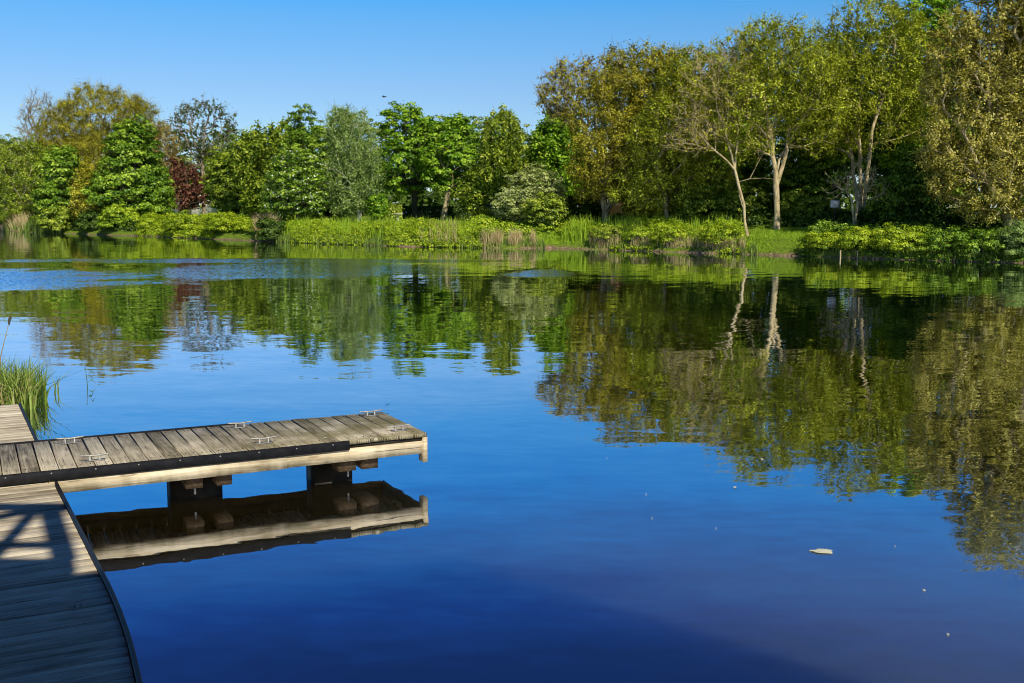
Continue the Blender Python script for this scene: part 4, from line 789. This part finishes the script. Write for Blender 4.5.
for yy in (far_y - .6, far_y - 3.4, far_y - 6.5, far_y - 9.5):
    for xx in (-.45, -3.0): MB().box((xx - .12, yy - .12, -1.4), (xx + .12, yy + .12, ZW - .202)).build('pile', M['pile_black'], wk, local=True)
q = G(78, 608, ZW) - o_; cleat(wk, float(q @ u_), float(q @ w_), ZW + .003, rz=R(35), k=.5)
q = G(40, 487, ZW) - o_
# ------------------------------------------------------------------ boathouse behind the viewer: its railing and roof throw the shadow on the walkway
def caster(gx, gy, z, Yp):
    t = (gy - Yp) / math.cos(SUN_AZ); return np.array([gx + math.sin(SUN_AZ) * t, Yp, z + t * math.tan(SUN_EL)])
YP = -.6
A = G(56, 505, ZW); A = caster(A[0], A[1], ZW, YP); B = G(0, 519, ZW); B = caster(B[0], B[1], ZW, YP)
bh = empty('boathouse', (2, -4, .4), 'timber boathouse with a cross braced balcony, known by its shadow on the walkway', 'boathouse')
zr = A[2]; zf = zr - 1.3; xr = A[0]; xl = -8.0
MB().box((xl, -4.5, zf - .25), (xr - .02, YP + .05, zf)).build('balcony_floor', M['clad'], bh)
m = MB(); m.box((xl, YP - .06, zr - .12), (xr + .10, YP + .06, zr)); m.box((xl, YP - .035, zf + .27), (xr - .13, YP + .035, zf + .36))
x = xr - .06
m.box((x - .07, YP - .055, zf + .002), (x + .07, YP + .055, zr - .122))
while x > xl + 2:
    x2 = x - 1.7; m.box((x2 - .06, YP - .05, zf + .002), (x2 + .06, YP + .05, zr - .122))
    for xa, xb, zb, yy in ((x - .12, x - .50, zf + .002, .012), (x - .14, x - 1.25, zf + .372, -.012), (x2 + .1, x2 + .55, zf + .37, .02)):
        m.tube([(xa, YP + yy, zr - .125), (xb, YP + yy, zb)], .058, 6)
    x = x2
m.build('railing', M['clad'], bh)
MB().box((xl, -11, .2), (xr - .06, YP + .02, zf - .26)).build('wall', M['clad'], bh)
g1_ = caster(*G(455, 557)[:2], 0, YP - .6); g2_ = caster(*G(830, 672)[:2], 0, YP - .6)
ax, az = g1_[0], g1_[2]
sl = (g1_[2] - g2_[2]) / (g2_[0] - g1_[0]); hw = 2.6
c1_ = caster(*G(98, 580, ZW)[:2], ZW, YP - .6); lx_ = xr - .1; lz_ = c1_[2] - .12
MB().prism([(lx_ + .1, .2), (ax + hw, .2), (ax + hw, az - hw * sl - .11), (ax, az - .12), (lx_ + .1, lz_ - .02)], -11, YP - .8, axis='y').build('wall', M['clad'], bh)
m = MB()
for xa, za in ((lx_ - .02, lz_ + .1), (ax + hw + .35, az - (hw + .35) * sl)):
    V = [(ax, -11.2, az), (xa, -11.2, za), (xa, YP - .6, za), (ax, YP - .6, az)]
    V += [(a, b, c - .1) for a, b, c in V]
    m.add(V, [(0,1,2,3),(4,7,6,5),(0,4,5,1),(1,5,6,2),(2,6,7,3),(3,7,4,0)])
m.build('roof', M['rooftile'], bh)
d_ = MB().box((ax - .6, YP - .82, .22), (ax + .6, YP - .74, 2.4)).build('door', M['white'], bh)
MB().tube([(ax + .45, YP - .70, 1.2), (ax + .45, YP - .70, 1.45)], .02, 8).build('handle', M['galv'], d_)

# ------------------------------------------------------------------ near reeds
def reed_clump(label, px0, px1, py0, py1, n, hmin, hmax, seed, mat='blade_green', extra=0):
    rng = np.random.default_rng(seed); px = rng.uniform(px0, px1, n); py = rng.uniform(py0, py1, n)
    b = np.array([G(a, c, 0) for a, c in zip(px, py)]); b[:, 2] = -.05
    r = empty('reed_clump', (*b.mean(0)[:2], 0), label, 'reeds')
    blade_mesh(rng, 'blades', b, hmin, hmax, mat, .010, .26, parent=r, bend=1.0)
    if extra:
        blade_mesh(rng, 'dead_stalks', b[:extra], hmin * .6, hmax * .8, 'blade_straw', .008, .22, parent=r)
    return r
reed_clump('thick clump of green reeds by the far corner of the walkway', -60, 34, 395, 410, 1500, .28, .68, 501, extra=420)
reed_clump('loose row of reed shoots on the right rim of the thick clump', 30, 47, 394, 404, 80, .3, .62, 502)
reed_clump('two thin reed shoots standing just right of the thick clump', 52.5, 60, 390, 394, 7, .2, .42, 503)
rr = empty('bent_reed', G(88, 386, 0), 'lone bent reed stalk with drooping leaves in open water', 'reeds')
bq = G(88, 386, 0)
m = MB(); m.tube([bq + [0, 0, -.2], bq + [-.015, 0, .12], bq + [-.03, .0, .30]], [.006, .005, .003], 6); m.build('stalk', M['blade_green'], rr)
m = MB()
for dx, dz, z0 in ((.12, .10, .12), (.10, -.02, .16), (-.05, .14, .14), (.13, .03, .05)):
    q0 = bq + [-.01, 0, z0]; q1 = q0 + np.array([dx * .55, .01, dz + .02]); q2 = q0 + np.array([dx, .02, dz - .05])
    m.add([q0, q1 + [0, 0, .009], q2, q1 - [0, 0, .009]], [(0, 1, 2, 3)])
m.build('leaf', M['blade_green'], rr)
# pale dead stems leaning in at the left edge
pd = empty('dead_reed', G(0, 400, 0), 'tall pale dead reed stem with a seed head at the left edge', 'reeds')
b0 = G(-2, 398, 0); t0 = P(9, 322, b0[1])
MB().tube([b0 + [0, 0, -.2], (b0 + t0) / 2 + [-.04, 0, .05], t0], [.008, .007, .004], 6).build('stalk', M['blade_straw'], pd)
MB().tube([t0 + [0, 0, -.05], t0 + [.0, 0, 0], t0 + [.02, 0, .06], t0 + [.03, 0, .1]], [.004, .02, .022, .005], 7).build('seed_head', M['bark_dark'], pd)

# ------------------------------------------------------------------ floating bits
def flake(name, label, cat, px, py, rx, ry, seed, group=None, lift=.006):
    rng = np.random.default_rng(seed); g = G(px, py, lift); n = 18; ph = rng.uniform(0, 6.28, 3)
    ring = []
    for k in range(n):
        a = 2 * math.pi * k / n; r = 1 + .10 * math.sin(2 * a + ph[2]) + .10 * math.sin(3 * a + ph[0]) + .13 * math.sin(5 * a + ph[1]) + .08 * math.sin(9 * a + ph[2])
        ring.append((rx * r * math.cos(a), ry * r * math.sin(a), .0015 * math.sin(2 * a + ph[1])))
    V = [(0, 0, .003)] + [(x * .5, y * .5, .003) for x, y, z in ring] + ring
    Fs = [(0, 1 + k, 1 + (k + 1) % n) for k in range(n)] + [(1 + k, 1 + n + k, 1 + n + (k + 1) % n, 1 + (k + 1) % n) for k in range(n)]
    o = MB().add(V, Fs).build(name, M['feather'], smooth=True); o.location = tuple(g)
    return tag(o, label, cat, group)
flake('floating_leaf', 'largest pale leaf floating alone on the right foreground water', 'leaf', 822, 551, .095, .055, 601)
SPK = [(735, 487, .03, 'pale petal floating above and left of the largest leaf'), (652, 518, .014, 'tiny pale petal left of the open water middle'), (762, 459, .03, 'pale fleck at the edge of the tree reflection'), (607, 458, .012, 'tiny fleck between the jetty end and the tree reflection'), (924, 590, .018, 'tiny fleck right below the largest leaf'), (948, 634, .014, 'tiny fleck low in the right corner water'), (895, 546, .012, 'tiny dark edged fleck right of the largest leaf'), (646, 494, .012, 'tiny fleck above the petal in the middle water'), (716, 528, .010, 'tiny fleck midway from middle petal to largest leaf')]
for i, (px, py, r, lab) in enumerate(SPK): flake('floating_petal', lab, 'petal', px, py, r * .55, r * .8, 610 + i, 'pale petals drifting on the water')
